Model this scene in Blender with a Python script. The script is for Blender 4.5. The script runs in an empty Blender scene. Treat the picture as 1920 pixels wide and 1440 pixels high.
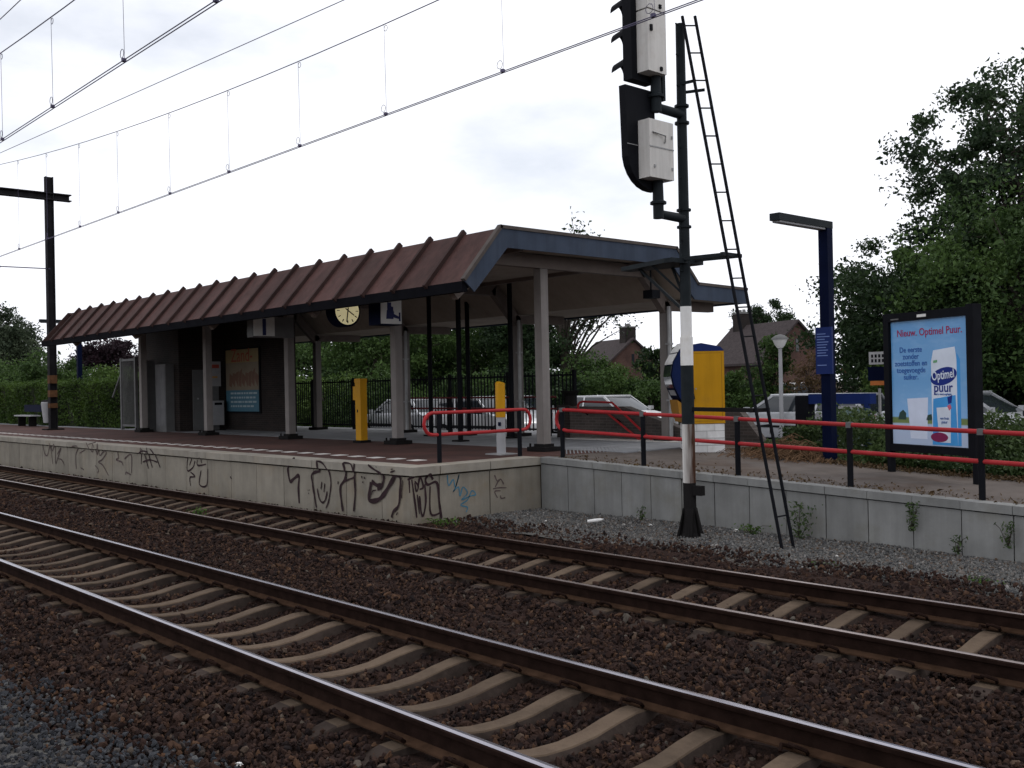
import bpy, bmesh, math, random
import numpy as np
from mathutils import Vector, Matrix
R = math.radians
sc = bpy.context.scene
C = sc.collection
random.seed(7)
rng = np.random.default_rng(11)

# ------------------------------------------------------------------ camera
F, PITCH, YAW, ROLL, CAMH = 1902.15, 0.003209, 0.834023, -0.020368, 1.9658
def _rot(v):
    x, f, y = v
    c, s = math.cos(ROLL), math.sin(ROLL); x, y = c*x - s*y, s*x + c*y
    c, s = math.cos(PITCH), math.sin(PITCH); f, y = c*f - s*y, s*f + c*y
    c, s = math.cos(YAW), math.sin(YAW); x, f = c*x - s*f, s*x + c*f
    return Vector((x, f, y))
right, fwd, upv = _rot((1, 0, 0)), _rot((0, 1, 0)), _rot((0, 0, 1))
cam = bpy.data.objects.new('camera', bpy.data.cameras.new('camera')); C.objects.link(cam)
m = Matrix.Identity(4)
for i in range(3):
    m[i][0], m[i][1], m[i][2] = right[i], upv[i], -fwd[i]
m[2][3] = CAMH
cam.matrix_world = m
cam.data.sensor_width = 36.0
cam.data.lens = F / 1920 * 36
cam.data.clip_start = 0.05; cam.data.clip_end = 3000
sc.camera = cam

# ------------------------------------------------------------------ sky, sun, exposure
SUN_EL, SUN_AZ = R(48), R(20)          # behind the canopy, to the right
w = bpy.data.worlds.new('World'); sc.world = w; w.use_nodes = True
nt = w.node_tree; nt.nodes.clear()
N = nt.nodes.new; L = nt.links.new
out = N('ShaderNodeOutputWorld'); bg = N('ShaderNodeBackground'); L(bg.outputs[0], out.inputs[0])
sky = N('ShaderNodeTexSky'); sky.sky_type = 'NISHITA'; sky.sun_disc = False
sky.sun_elevation = SUN_EL; sky.sun_rotation = SUN_AZ; sky.air_density = 1.0; sky.dust_density = 2.0
tc = N('ShaderNodeTexCoord')
mp = N('ShaderNodeMapping'); mp.inputs['Scale'].default_value = (1.0, 1.0, 2.6); mp.inputs['Location'].default_value = (0.35, 0.1, 0.25)
L(tc.outputs['Generated'], mp.inputs['Vector'])
n1 = N('ShaderNodeTexNoise'); n1.inputs['Scale'].default_value = 2.3; n1.inputs['Detail'].default_value = 7; n1.inputs['Roughness'].default_value = 0.55
L(mp.outputs[0], n1.inputs['Vector'])
cr = N('ShaderNodeValToRGB'); cr.color_ramp.elements[0].position = 0.30; cr.color_ramp.elements[1].position = 0.50
cr.color_ramp.elements[0].color = (0.58, 0.58, 0.58, 1); cr.color_ramp.elements[1].color = (1, 1, 1, 1)
L(n1.outputs['Fac'], cr.inputs['Fac'])
mx = N('ShaderNodeMix'); mx.data_type = 'RGBA'
L(cr.outputs['Color'], mx.inputs['Factor']); L(sky.outputs[0], mx.inputs['A'])
mx.inputs['B'].default_value = (11.6, 11.8, 12.5, 1)
L(mx.outputs['Result'], bg.inputs['Color']); bg.inputs['Strength'].default_value = 0.10

sl = bpy.data.lights.new('sun', 'SUN'); sun = bpy.data.objects.new('sun', sl); C.objects.link(sun)
sl.energy = 0.5; sl.angle = R(14); sl.color = (1, 0.96, 0.9)
sdir = Vector((math.sin(SUN_AZ)*math.cos(SUN_EL), math.cos(SUN_AZ)*math.cos(SUN_EL), math.sin(SUN_EL)))
sun.rotation_euler = sdir.to_track_quat('Z', 'Y').to_euler(); sun.location = (0, 20, 40)

vs = sc.view_settings
vs.view_transform = 'Standard'; vs.look = 'None'; vs.gamma = 1.0; vs.use_curve_mapping = False
vs.exposure = 0.0
sc.render.film_transparent = False
sc.cycles.max_bounces = 6; sc.cycles.diffuse_bounces = 3; sc.cycles.glossy_bounces = 3; sc.cycles.transmission_bounces = 4
sc.cycles.transparent_max_bounces = 6
try:
    sc.cycles.use_denoising = True
except Exception:
    pass

# ------------------------------------------------------------------ materials
def mat(name, col, rough=0.8, metal=0.0, var=0.25, scale=4.0, bump=0.0, bscale=30.0, col2=None, spec=0.13, dirt=None, dscale=1.2, damt=0.5, piece=0.0, streak=0.0):
    """Principled with object-space noise variation, optional stains (dirt) and fine relief."""
    m = bpy.data.materials.new(name); m.use_nodes = True
    t = m.node_tree; b = t.nodes['Principled BSDF']
    b.inputs['Roughness'].default_value = rough; b.inputs['Metallic'].default_value = metal
    b.inputs['Specular IOR Level'].default_value = spec
    g = t.nodes.new('ShaderNodeNewGeometry')
    n = t.nodes.new('ShaderNodeTexNoise'); n.inputs['Scale'].default_value = scale; n.inputs['Detail'].default_value = 6; n.inputs['Roughness'].default_value = 0.6
    t.links.new(g.outputs['Position'], n.inputs['Vector'])
    r = t.nodes.new('ShaderNodeValToRGB')
    r.color_ramp.elements[0].position = 0.3; r.color_ramp.elements[1].position = 0.7
    c2 = col2 or tuple(min(1, c*(1+var)) for c in col)
    c1 = tuple(c*(1-var) for c in col)
    r.color_ramp.elements[0].color = (*c1, 1); r.color_ramp.elements[1].color = (*c2, 1)
    t.links.new(n.outputs['Fac'], r.inputs['Fac'])
    last = r.outputs['Color']
    if dirt:
        n2 = t.nodes.new('ShaderNodeTexNoise'); n2.inputs['Scale'].default_value = dscale; n2.inputs['Detail'].default_value = 8; n2.inputs['Roughness'].default_value = 0.7
        t.links.new(g.outputs['Position'], n2.inputs['Vector'])
        r2 = t.nodes.new('ShaderNodeValToRGB'); r2.color_ramp.elements[0].position = 0.5; r2.color_ramp.elements[1].position = 0.72
        r2.color_ramp.elements[0].color = (0, 0, 0, 1); r2.color_ramp.elements[1].color = (damt, damt, damt, 1)
        t.links.new(n2.outputs['Fac'], r2.inputs['Fac'])
        mx = t.nodes.new('ShaderNodeMix'); mx.data_type = 'RGBA'
        t.links.new(r2.outputs['Color'], mx.inputs['Factor']); t.links.new(last, mx.inputs['A']); mx.inputs['B'].default_value = (*dirt, 1)
        last = mx.outputs['Result']
    if piece or streak:
        val = None
        if piece:
            oi = t.nodes.new('ShaderNodeObjectInfo'); mr = t.nodes.new('ShaderNodeMapRange'); mr.inputs['To Min'].default_value = 1-piece; mr.inputs['To Max'].default_value = 1+piece
            t.links.new(oi.outputs['Random'], mr.inputs['Value']); val = mr.outputs[0]
        if streak:
            mpp = t.nodes.new('ShaderNodeMapping'); mpp.inputs['Scale'].default_value = (5, 5, .35); t.links.new(g.outputs['Position'], mpp.inputs['Vector'])
            n4 = t.nodes.new('ShaderNodeTexNoise'); n4.inputs['Scale'].default_value = 1.0; n4.inputs['Detail'].default_value = 7; n4.inputs['Roughness'].default_value = .65; t.links.new(mpp.outputs[0], n4.inputs['Vector'])
            m4 = t.nodes.new('ShaderNodeMapRange'); m4.inputs['From Min'].default_value = .42; m4.inputs['From Max'].default_value = .70; m4.inputs['To Min'].default_value = 1.0; m4.inputs['To Max'].default_value = 1-streak
            t.links.new(n4.outputs['Fac'], m4.inputs['Value'])
            if val is None: val = m4.outputs[0]
            else:
                mm_ = t.nodes.new('ShaderNodeMath'); mm_.operation = 'MULTIPLY'; t.links.new(val, mm_.inputs[0]); t.links.new(m4.outputs[0], mm_.inputs[1]); val = mm_.outputs[0]
        vm = t.nodes.new('ShaderNodeVectorMath'); vm.operation = 'SCALE'; t.links.new(last, vm.inputs[0]); t.links.new(val, vm.inputs['Scale']); last = vm.outputs[0]
    t.links.new(last, b.inputs['Base Color'])
    if bump:
        n3 = t.nodes.new('ShaderNodeTexNoise'); n3.inputs['Scale'].default_value = bscale; n3.inputs['Detail'].default_value = 5
        t.links.new(g.outputs['Position'], n3.inputs['Vector'])
        bp = t.nodes.new('ShaderNodeBump'); bp.inputs['Strength'].default_value = bump; bp.inputs['Distance'].default_value = 0.02
        t.links.new(n3.outputs['Fac'], bp.inputs['Height']); t.links.new(bp.outputs['Normal'], b.inputs['Normal'])
    return m

def brick_mat(name, c1, c2, mortar, bw=0.22, rh=0.065, vertical='xz'):
    m = bpy.data.materials.new(name); m.use_nodes = True
    t = m.node_tree; b = t.nodes['Principled BSDF']; b.inputs['Roughness'].default_value = 0.9; b.inputs['Specular IOR Level'].default_value = 0.15
    g = t.nodes.new('ShaderNodeNewGeometry'); sp = t.nodes.new('ShaderNodeSeparateXYZ'); t.links.new(g.outputs['Position'], sp.inputs[0])
    add = t.nodes.new('ShaderNodeMath'); t.links.new(sp.outputs['X'], add.inputs[0]); t.links.new(sp.outputs['Y'], add.inputs[1])
    cb = t.nodes.new('ShaderNodeCombineXYZ')
    t.links.new(add.outputs[0], cb.inputs['X'])
    t.links.new(sp.outputs['Z' if vertical == 'xz' else 'Y'], cb.inputs['Y'])
    if vertical != 'xz': t.links.new(sp.outputs['X'], cb.inputs['X'])
    br = t.nodes.new('ShaderNodeTexBrick'); br.inputs['Scale'].default_value = 1.0
    br.inputs['Brick Width'].default_value = bw; br.inputs['Row Height'].default_value = rh; br.inputs['Mortar Size'].default_value = 0.006
    br.inputs['Color1'].default_value = (*c1, 1); br.inputs['Color2'].default_value = (*c2, 1); br.inputs['Mortar'].default_value = (*mortar, 1)
    t.links.new(cb.outputs[0], br.inputs['Vector'])
    n = t.nodes.new('ShaderNodeTexNoise'); n.inputs['Scale'].default_value = 0.9; n.inputs['Detail'].default_value = 8; t.links.new(g.outputs['Position'], n.inputs['Vector'])
    r = t.nodes.new('ShaderNodeValToRGB'); r.color_ramp.elements[0].position = .3; r.color_ramp.elements[1].position = .7
    r.color_ramp.elements[0].color = (.65, .65, .65, 1); r.color_ramp.elements[1].color = (1.2, 1.15, 1.1, 1); t.links.new(n.outputs['Fac'], r.inputs['Fac'])
    mx = t.nodes.new('ShaderNodeMix'); mx.data_type = 'RGBA'; mx.blend_type = 'MULTIPLY'; mx.inputs['Factor'].default_value = 1
    t.links.new(br.outputs['Color'], mx.inputs['A']); t.links.new(r.outputs['Color'], mx.inputs['B'])
    t.links.new(mx.outputs['Result'], b.inputs['Base Color'])
    bp = t.nodes.new('ShaderNodeBump'); bp.inputs['Strength'].default_value = 0.4; bp.inputs['Distance'].default_value = 0.01
    t.links.new(br.outputs['Fac'], bp.inputs['Height']); bp.invert = True; t.links.new(bp.outputs['Normal'], b.inputs['Normal'])
    return m

def leaf_mat(name, dark, light, trans=0.25):
    m = bpy.data.materials.new(name); m.use_nodes = True
    t = m.node_tree; b = t.nodes['Principled BSDF']; o = t.nodes['Material Output']
    b.inputs['Roughness'].default_value = 0.6; b.inputs['Specular IOR Level'].default_value = 0.2
    a = t.nodes.new('ShaderNodeAttribute'); a.attribute_name = 'tone'
    r = t.nodes.new('ShaderNodeValToRGB'); r.color_ramp.elements[0].color = (*dark, 1); r.color_ramp.elements[1].color = (*light, 1)
    t.links.new(a.outputs['Fac'], r.inputs['Fac']); t.links.new(r.outputs['Color'], b.inputs['Base Color'])
    tr = t.nodes.new('ShaderNodeBsdfTranslucent'); t.links.new(r.outputs['Color'], tr.inputs['Color'])
    mx = t.nodes.new('ShaderNodeMixShader'); mx.inputs[0].default_value = trans
    t.links.new(b.outputs[0], mx.inputs[1]); t.links.new(tr.outputs[0], mx.inputs[2]); t.links.new(mx.outputs[0], o.inputs['Surface'])
    return m

def stone_mat(name, stops, rough=0.9):
    m = bpy.data.materials.new(name); m.use_nodes = True
    t = m.node_tree; b = t.nodes['Principled BSDF']; b.inputs['Roughness'].default_value = rough; b.inputs['Specular IOR Level'].default_value = 0.08
    oi = t.nodes.new('ShaderNodeObjectInfo')
    r = t.nodes.new('ShaderNodeValToRGB'); els = r.color_ramp.elements
    els[0].position = stops[0][0]; els[0].color = (*stops[0][1], 1); els[1].position = stops[-1][0]; els[1].color = (*stops[-1][1], 1)
    for p, c in stops[1:-1]:
        e = els.new(p); e.color = (*c, 1)
    t.links.new(oi.outputs['Random'], r.inputs['Fac']); t.links.new(r.outputs['Color'], b.inputs['Base Color'])
    return m

M = {}
M['ballast'] = mat('ballast_bed', (0.024, 0.013, 0.010), 0.95, var=0.55, scale=22, bump=0.9, bscale=45, spec=0.1)
M['gravel'] = mat('gravel_bed', (0.085, 0.083, 0.078), 0.95, var=0.45, scale=28, bump=0.8, bscale=60, spec=0.1, dirt=(0.06, 0.038, 0.024), dscale=0.9, damt=0.7)
M['soil'] = mat('soil', (0.045, 0.03, 0.018), 0.95, var=0.4, scale=6, bump=0.6)
M['street'] = mat('street', (0.16, 0.16, 0.165), 0.9, var=0.2, scale=2)
M['rail_side'] = mat('rail_rust_shaded', (0.017, 0.0095, 0.0075), 0.95, var=0.35, scale=9, spec=0.03, bump=0.2)  # rust with the shade under the rail head painted into its colour
M['rail_top'] = mat('rail_polished', (0.36, 0.345, 0.385), 0.26, metal=1.0, var=0.12, scale=3)
M['rail_top_dull'] = mat('rail_worn', (0.31, 0.255, 0.235), 0.36, metal=1.0, var=0.2, scale=3)
M['sleeper'] = mat('sleeper_concrete', (0.098, 0.070, 0.049), 0.9, var=0.25, scale=7, bump=0.25, dirt=(0.045, 0.030, 0.022), dscale=3.5, damt=0.9, piece=.22)
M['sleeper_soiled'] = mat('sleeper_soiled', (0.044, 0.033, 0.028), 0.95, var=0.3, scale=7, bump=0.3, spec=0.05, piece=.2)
M['concrete'] = mat('platform_concrete', (0.228, 0.206, 0.170), 0.9, var=0.14, scale=2.5, bump=0.1, dirt=(0.22, 0.17, 0.11), dscale=1.1, damt=0.55, piece=.09, streak=.20)
M['coping'] = mat('coping_concrete', (0.27, 0.247, 0.21), 0.85, var=0.14, scale=3, bump=0.1, dirt=(0.22, 0.17, 0.11), dscale=1.6, damt=0.5, piece=.09, streak=.16)
M['ramp_concrete'] = mat('ramp_concrete', (0.215, 0.216, 0.21), 0.9, var=0.15, scale=2.0, bump=0.12, dirt=(0.15, 0.14, 0.11), dscale=1.3, damt=0.6, piece=.09, streak=.20)
M['paving'] = brick_mat('paving_tiles', (0.085, 0.040, 0.033), (0.065, 0.034, 0.030), (0.04, 0.03, 0.027), 0.3, 0.3, 'xy')
M['floor'] = mat('shelter_floor', (0.22, 0.225, 0.235), 0.8, var=0.2, scale=2)
M['ramp'] = mat('ramp_paving', (0.105, 0.088, 0.078), 0.9, var=0.22, scale=2.2, bump=0.2, dirt=(0.07, 0.042, 0.026), dscale=0.8, damt=0.8)
M['white_tile'] = mat('white_tile', (0.54, 0.52, 0.49), 0.8, var=0.12, scale=5, dirt=(0.3, 0.25, 0.2), dscale=3)
M['roof_panel'] = mat('roof_sheet', (0.070, 0.034, 0.030), 0.75, var=0.22, scale=1.6, bump=0.1, dirt=(0.055, 0.033, 0.028), dscale=1.0, damt=0.7, piece=.16, streak=.35)
M['roof_rib'] = mat('roof_rib', (0.038, 0.021, 0.019), 0.8, var=0.2, scale=5, piece=.2)
M['gutter'] = mat('gutter', (0.006, 0.006, 0.008), 0.8, spec=.02, var=0.2)
M['fascia'] = mat('fascia', (0.042, 0.056, 0.085), 0.7, var=0.15, scale=2, dirt=(0.05, 0.06, 0.08), dscale=2, streak=.25)
M['fascia_cap'] = mat('fascia_cap', (0.075, 0.062, 0.056), 0.7, var=0.2)
M['soffit'] = mat('soffit', (0.33, 0.275, 0.225), 0.85, var=0.1, scale=1.2, dirt=(0.22, 0.18, 0.15), dscale=0.8, streak=.12)
M['frame'] = mat('portal_frame', (0.17, 0.14, 0.125), 0.8, var=0.12)
M['post'] = mat('post_paint', (0.22, 0.20, 0.19), 0.75, var=0.1, scale=3, dirt=(0.2, 0.18, 0.16), dscale=2, piece=.08, streak=.25)
M['shoe'] = mat('post_shoe', (0.013, 0.012, 0.012), 0.8, spec=.05)
M['black'] = mat('black_steel', (0.0075, 0.008, 0.0105), 0.6, spec=.05, var=0.2)
M['darkgreen'] = mat('mast_steel', (0.015, 0.019, 0.022), 0.6, spec=.08, var=0.25, scale=5)
M['maststeel'] = mat('catenary_mast_steel', (0.018, 0.017, 0.019), 0.75, spec=.05, var=0.3, scale=3)
M['rust'] = mat('rust', (0.095, 0.046, 0.022), 0.9, var=0.35, scale=6)
M['red'] = mat('red_tube', (0.33, 0.022, 0.026), 0.45, var=0.15, scale=4, dirt=(0.25, 0.05, 0.04), dscale=3)
M['yellow'] = mat('yellow_paint', (0.48, 0.235, 0.006), 0.5, var=0.06, scale=2, streak=.14, dirt=(.33,.17,.02), dscale=2.5, damt=.5)
M['blue'] = mat('blue_paint', (0.006, 0.018, 0.10), 0.4, var=0.12)
M['darkblue'] = mat('darkblue_paint', (0.003, 0.0055, 0.022), 0.6, var=0.15, spec=.03)
M['white'] = mat('white_paint', (0.74, 0.73, 0.71), 0.6, var=0.06, dirt=(0.5, 0.46, 0.40), dscale=4, damt=0.5, streak=.15)
M['box_white'] = mat('cabinet_white', (0.62, 0.60, 0.57), 0.6, var=0.06, scale=3, dirt=(0.4, 0.36, 0.32), dscale=3, streak=.25)
M['grey'] = mat('grey_paint', (0.12, 0.12, 0.12), 0.6, var=0.12)
M['lightgrey'] = mat('lightgrey_paint', (0.32, 0.32, 0.33), 0.6, var=0.1)
M['galv'] = mat('galvanised', (0.30, 0.30, 0.30), 0.5, metal=0.4, var=0.2)
M['wire'] = mat('wire', (0.10, 0.09, 0.15), 0.6)
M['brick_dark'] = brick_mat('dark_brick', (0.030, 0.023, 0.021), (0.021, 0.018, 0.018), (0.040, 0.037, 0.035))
M['brick_red'] = brick_mat('house_brick', (0.105, 0.055, 0.045), (0.085, 0.045, 0.038), (0.11, 0.095, 0.085))
M['brick_grey'] = brick_mat('stair_brick', (0.085, 0.072, 0.068), (0.06, 0.053, 0.05), (0.11, 0.10, 0.095))
M['whitebrick'] = mat('white_block', (0.66, 0.655, 0.65), 0.7, var=0.07, scale=5, dirt=(0.4, 0.38, 0.35), dscale=3, piece=.10, streak=.2)
M['mortar'] = mat('mortar', (0.18, 0.175, 0.17), 0.95)
M['roof_tile'] = mat('roof_tiles', (0.052, 0.042, 0.042), 0.9, var=0.3, scale=5, bump=0.4, bscale=8)
M['glass'] = mat('dark_glass', (0.02, 0.025, 0.03), 0.08, var=0.1, spec=0.6)
M['acrylic'] = mat('acrylic_sheet', (0.66, 0.69, 0.74), 0.13, metal=0.92, var=0.06, scale=0.6, dirt=(0.42, 0.45, 0.48), dscale=0.7, damt=0.5)
M['paint_black'] = mat('spray_black', (0.028, 0.015, 0.018), 0.8, var=0.35, scale=10)
M['paint_thin'] = mat('spray_faded', (0.085, 0.062, 0.060), 0.9, var=0.4, scale=9)
M['paint_blue'] = mat('spray_blue', (0.05, 0.15, 0.22), 0.8, var=0.3, scale=9)
M['bark'] = mat('bark', (0.05, 0.042, 0.035), 0.95, var=0.35, scale=8, bump=0.5)
M['straw'] = mat('dry_stalks', (0.115, 0.066, 0.036), 0.9, var=0.4, scale=7)
M['frosted'] = mat('frosted_sheet', (0.62, 0.65, 0.70), 0.35, var=0.10, scale=0.9, spec=0.5, dirt=(0.36, 0.39, 0.42), dscale=0.8, damt=0.6)
M['red_dark'] = mat('dull_red', (0.12, 0.016, 0.018), 0.6)
M['navy'] = mat('navy_panel', (0.006, 0.014, 0.060), 0.5, var=0.12, spec=0.08, streak=.2)
M['lockergrey'] = mat('locker_grey', (0.16, 0.16, 0.165), 0.7, var=.1, spec=.05, streak=.2)
M['rail_foot_lit'] = mat('rail_foot_rust_lit', (0.048, 0.027, 0.017), 0.95, var=.35, scale=8, spec=.03)  # same rust as the web; lighter tone paints the light on the foot
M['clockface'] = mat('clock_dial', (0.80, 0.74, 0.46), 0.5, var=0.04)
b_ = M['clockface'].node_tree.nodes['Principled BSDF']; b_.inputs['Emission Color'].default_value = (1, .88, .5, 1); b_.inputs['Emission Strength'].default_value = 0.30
M['signface'] = mat('sign_face', (0.60, 0.60, 0.58), 0.5, var=0.05)
def rusty_paint(cx, cy):
    m = mat('rusty_white_paint', (0.66, 0.64, 0.61), 0.7, var=0.06, scale=4)
    t = m.node_tree; b = t.nodes['Principled BSDF']; src = b.inputs['Base Color'].links[0].from_socket
    g = t.nodes.new('ShaderNodeNewGeometry'); sb = t.nodes.new('ShaderNodeVectorMath'); sb.operation = 'DOT_PRODUCT'
    t.links.new(g.outputs['Position'], sb.inputs[0]); sb.inputs[1].default_value = (.788, .615, 0)
    mp_ = t.nodes.new('ShaderNodeMapping'); mp_.inputs['Scale'].default_value = (14, 14, 1.6); t.links.new(g.outputs['Position'], mp_.inputs['Vector'])
    n = t.nodes.new('ShaderNodeTexNoise'); n.inputs['Scale'].default_value = 1.0; n.inputs['Detail'].default_value = 6; t.links.new(mp_.outputs[0], n.inputs['Vector'])
    r = t.nodes.new('ShaderNodeMapRange'); c0 = .788*cx+.615*cy; r.inputs['From Min'].default_value = c0-.075; r.inputs['From Max'].default_value = c0+.015; t.links.new(sb.outputs['Value'], r.inputs['Value'])
    ad = t.nodes.new('ShaderNodeMath'); ad.operation = 'MULTIPLY_ADD'; t.links.new(n.outputs['Fac'], ad.inputs[0]); ad.inputs[1].default_value = 1.3; ad.inputs[2].default_value = -.65
    s2 = t.nodes.new('ShaderNodeMath'); s2.operation = 'ADD'; s2.use_clamp = True; t.links.new(ad.outputs[0], s2.inputs[0]); t.links.new(r.outputs[0], s2.inputs[1])
    mx = t.nodes.new('ShaderNodeMix'); mx.data_type = 'RGBA'; t.links.new(s2.outputs[0], mx.inputs['Factor']); t.links.new(src, mx.inputs['A']); mx.inputs['B'].default_value = (.055, .024, .013, 1)
    t.links.new(mx.outputs['Result'], b.inputs['Base Color']); return m
M['rusty_white'] = rusty_paint(-8.65, 11.08)
def plain(name, col, rough=0.5):
    return mat(name, col, rough, var=0.08, scale=3)

# ------------------------------------------------------------------ mesh helpers
class MB:
    def __init__(s): s.v = []; s.f = []; s.m = []; s.cur = 0
    def add(s, vs, fs):
        o = len(s.v); s.v += [tuple(p) for p in vs]; s.f += [tuple(i+o for i in f) for f in fs]; s.m += [s.cur]*len(fs)
        return s
    def box(s, a, b):
        x0, y0, z0 = a; x1, y1, z1 = b
        vs = [(x0,y0,z0),(x1,y0,z0),(x1,y1,z0),(x0,y1,z0),(x0,y0,z1),(x1,y0,z1),(x1,y1,z1),(x0,y1,z1)]
        return s.add(vs, [(0,3,2,1),(4,5,6,7),(0,1,5,4),(1,2,6,5),(2,3,7,6),(3,0,4,7)])
    def cbox(s, c, d): return s.box([c[i]-d[i]/2 for i in range(3)], [c[i]+d[i]/2 for i in range(3)])
    def bar(s, p, q, w, h=None, up=(0,0,1)):
        p, q = Vector(p), Vector(q); d = (q-p).normalized(); u = Vector(up)
        if abs(d.dot(u)) > .98: u = Vector((0,1,0))
        a = d.cross(u).normalized(); b = a.cross(d); h = h or w
        vs = []
        for e in (p, q):
            for sx, sy in ((-1,-1),(1,-1),(1,1),(-1,1)): vs.append(e + a*sx*w/2 + b*sy*h/2)
        return s.add(vs, [(0,3,2,1),(4,5,6,7),(0,1,5,4),(1,2,6,5),(2,3,7,6),(3,0,4,7)])
    def tube(s, pts, r, n=8, closed=False, cap=True):
        pts = [Vector(p) for p in pts]; k = len(pts)
        rr = r if isinstance(r, (list, tuple)) else [r]*k
        vs = []; prev = None
        for i, p in enumerate(pts):
            if closed: d = pts[(i+1) % k] - pts[i-1]
            else: d = pts[min(i+1, k-1)] - pts[max(i-1, 0)]
            d.normalize()
            if prev is None:
                a = d.cross(Vector((0,0,1)) if abs(d.z) < .9 else Vector((0,1,0))).normalized()
            else:
                a = (prev - d*prev.dot(d)).normalized()
            prev = a; b = d.cross(a)
            for j in range(n):
                t = 2*math.pi*j/n; vs.append(p + (a*math.cos(t)+b*math.sin(t))*rr[i])
        fs = []
        for i in range(k if closed else k-1):
            i2 = (i+1) % k
            for j in range(n): fs.append((i*n+j, i*n+(j+1) % n, i2*n+(j+1) % n, i2*n+j))
        if not closed and cap: fs += [tuple(range(n-1, -1, -1)), tuple((k-1)*n+j for j in range(n))]
        return s.add(vs, fs)
    def lathe(s, prof, c=(0,0,0), n=16):
        vs = []
        for r, z in prof:
            for j in range(n): vs.append((c[0]+r*math.cos(2*math.pi*j/n), c[1]+r*math.sin(2*math.pi*j/n), c[2]+z))
        k = len(prof); fs = []
        for i in range(k-1):
            for j in range(n): fs.append((i*n+j, i*n+(j+1) % n, (i+1)*n+(j+1) % n, (i+1)*n+j))
        fs += [tuple(range(n-1, -1, -1)), tuple((k-1)*n+j for j in range(n))]
        return s.add(vs, fs)
    def prism(s, poly, axis, a, b):
        """poly = 2D points; extrude along axis from a to b. axis x: (y,z); y: (x,z); z: (x,y)"""
        def P(p, t):
            return {'x': (t, p[0], p[1]), 'y': (p[0], t, p[1]), 'z': (p[0], p[1], t)}[axis]
        n = len(poly); vs = [P(p, a) for p in poly] + [P(p, b) for p in poly]
        fs = [tuple(range(n-1, -1, -1)), tuple(range(n, 2*n))] + [(i, (i+1) % n, n+(i+1) % n, n+i) for i in range(n)]
        return s.add(vs, fs)
    def shell(s, poly, th, axis, a, b):
        """open polyline given thickness (downwards, vertical) and extruded"""
        low = [(p[0], p[1]-th) for p in reversed(poly)]
        n = len(poly)
        for i in range(n-1):
            s.prism([poly[i], poly[i+1], (poly[i+1][0], poly[i+1][1]-th), (poly[i][0], poly[i][1]-th)], axis, a, b)
        return s

def fixn(me):
    bm = bmesh.new(); bm.from_mesh(me); bmesh.ops.recalc_face_normals(bm, faces=bm.faces); bm.to_mesh(me); bm.free()

def mk(name, mb, material, parent=None, origin=None, smooth=False, kind=None, label=None):
    me = bpy.data.meshes.new(name)
    vs = mb.v
    if origin is not None: vs = [(v[0]-origin[0], v[1]-origin[1], v[2]-origin[2]) for v in vs]
    me.from_pydata(vs, [], mb.f)
    mats = material if isinstance(material, (list, tuple)) else [material]
    for q in mats: me.materials.append(q)
    if len(mats) > 1: me.polygons.foreach_set('material_index', mb.m)
    fixn(me)
    if smooth:
        me.polygons.foreach_set('use_smooth', [True]*len(me.polygons))
        try: me.set_sharp_from_angle(angle=R(40))
        except Exception: pass
    o = bpy.data.objects.new(name, me); C.objects.link(o)
    if parent is not None: o.parent = parent
    elif origin is not None: o.location = origin
    if kind: o['kind'] = kind
    if label: o['label'] = label
    return o

class Thing:
    """An Empty at the base of the thing; parts are given in world coordinates (or local when rotz is used)."""
    def __init__(s, name, label, cat, loc=(0,0,0), rotz=0, group=None, local=False, kind=None):
        o = bpy.data.objects.new(name, None); C.objects.link(o); o.location = loc; o.rotation_euler = (0,0,rotz)
        o.empty_display_size = 0.2
        o['label'] = label
        if cat: o['category'] = cat
        if kind: o['kind'] = kind
        if group: o['group'] = group
        s.o = o; s.org = None if local else loc
    def part(s, name, mb, material, parent=None, smooth=False, label=None, kind=None):
        return mk(name, mb, material, parent or s.o, s.org, smooth, kind, label)

def tag(o, label, cat=None, group=None, kind=None):
    o['label'] = label
    if cat: o['category'] = cat
    if group: o['group'] = group
    if kind: o['kind'] = kind
    return o
def link_copy(o, parent):
    c = o.copy(); C.objects.link(c); c.parent = parent
    for ch in o.children: link_copy(ch, c)
    return c
def dup(root, loc, rotz=None, label=None):
    c = root.copy(); C.objects.link(c); c.location = loc
    if rotz is not None: c.rotation_euler = (0,0,rotz)
    if label: c['label'] = label
    for ch in list(root.children): link_copy(ch, c)
    return c
def text_part(name, body, size, origin, xdir, updir, material, parent, parent_loc=(0,0,0), align='CENTER', sx=1.0, bold=0.0):
    cu = bpy.data.curves.new(name, 'FONT'); cu.body = body; cu.size = size; cu.align_x = align; cu.extrude = 0.0008; cu.offset = bold; cu.resolution_u = 3
    tmp = bpy.data.objects.new(name+'_tmp', cu); C.objects.link(tmp)
    bpy.context.view_layer.update()
    me = bpy.data.meshes.new_from_object(tmp.evaluated_get(bpy.context.evaluated_depsgraph_get()))
    bpy.data.objects.remove(tmp)
    x = Vector(xdir).normalized(); u = Vector(updir).normalized(); nrm = x.cross(u)
    mw = Matrix(((x.x*sx,u.x,nrm.x,origin[0]-parent_loc[0]),(x.y*sx,u.y,nrm.y,origin[1]-parent_loc[1]),(x.z*sx,u.z,nrm.z,origin[2]-parent_loc[2]),(0,0,0,1)))
    me.transform(mw); me.materials.clear(); me.materials.append(material); me.name = name
    o = bpy.data.objects.new(name, me); C.objects.link(o); o.parent = parent
    return o

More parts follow.
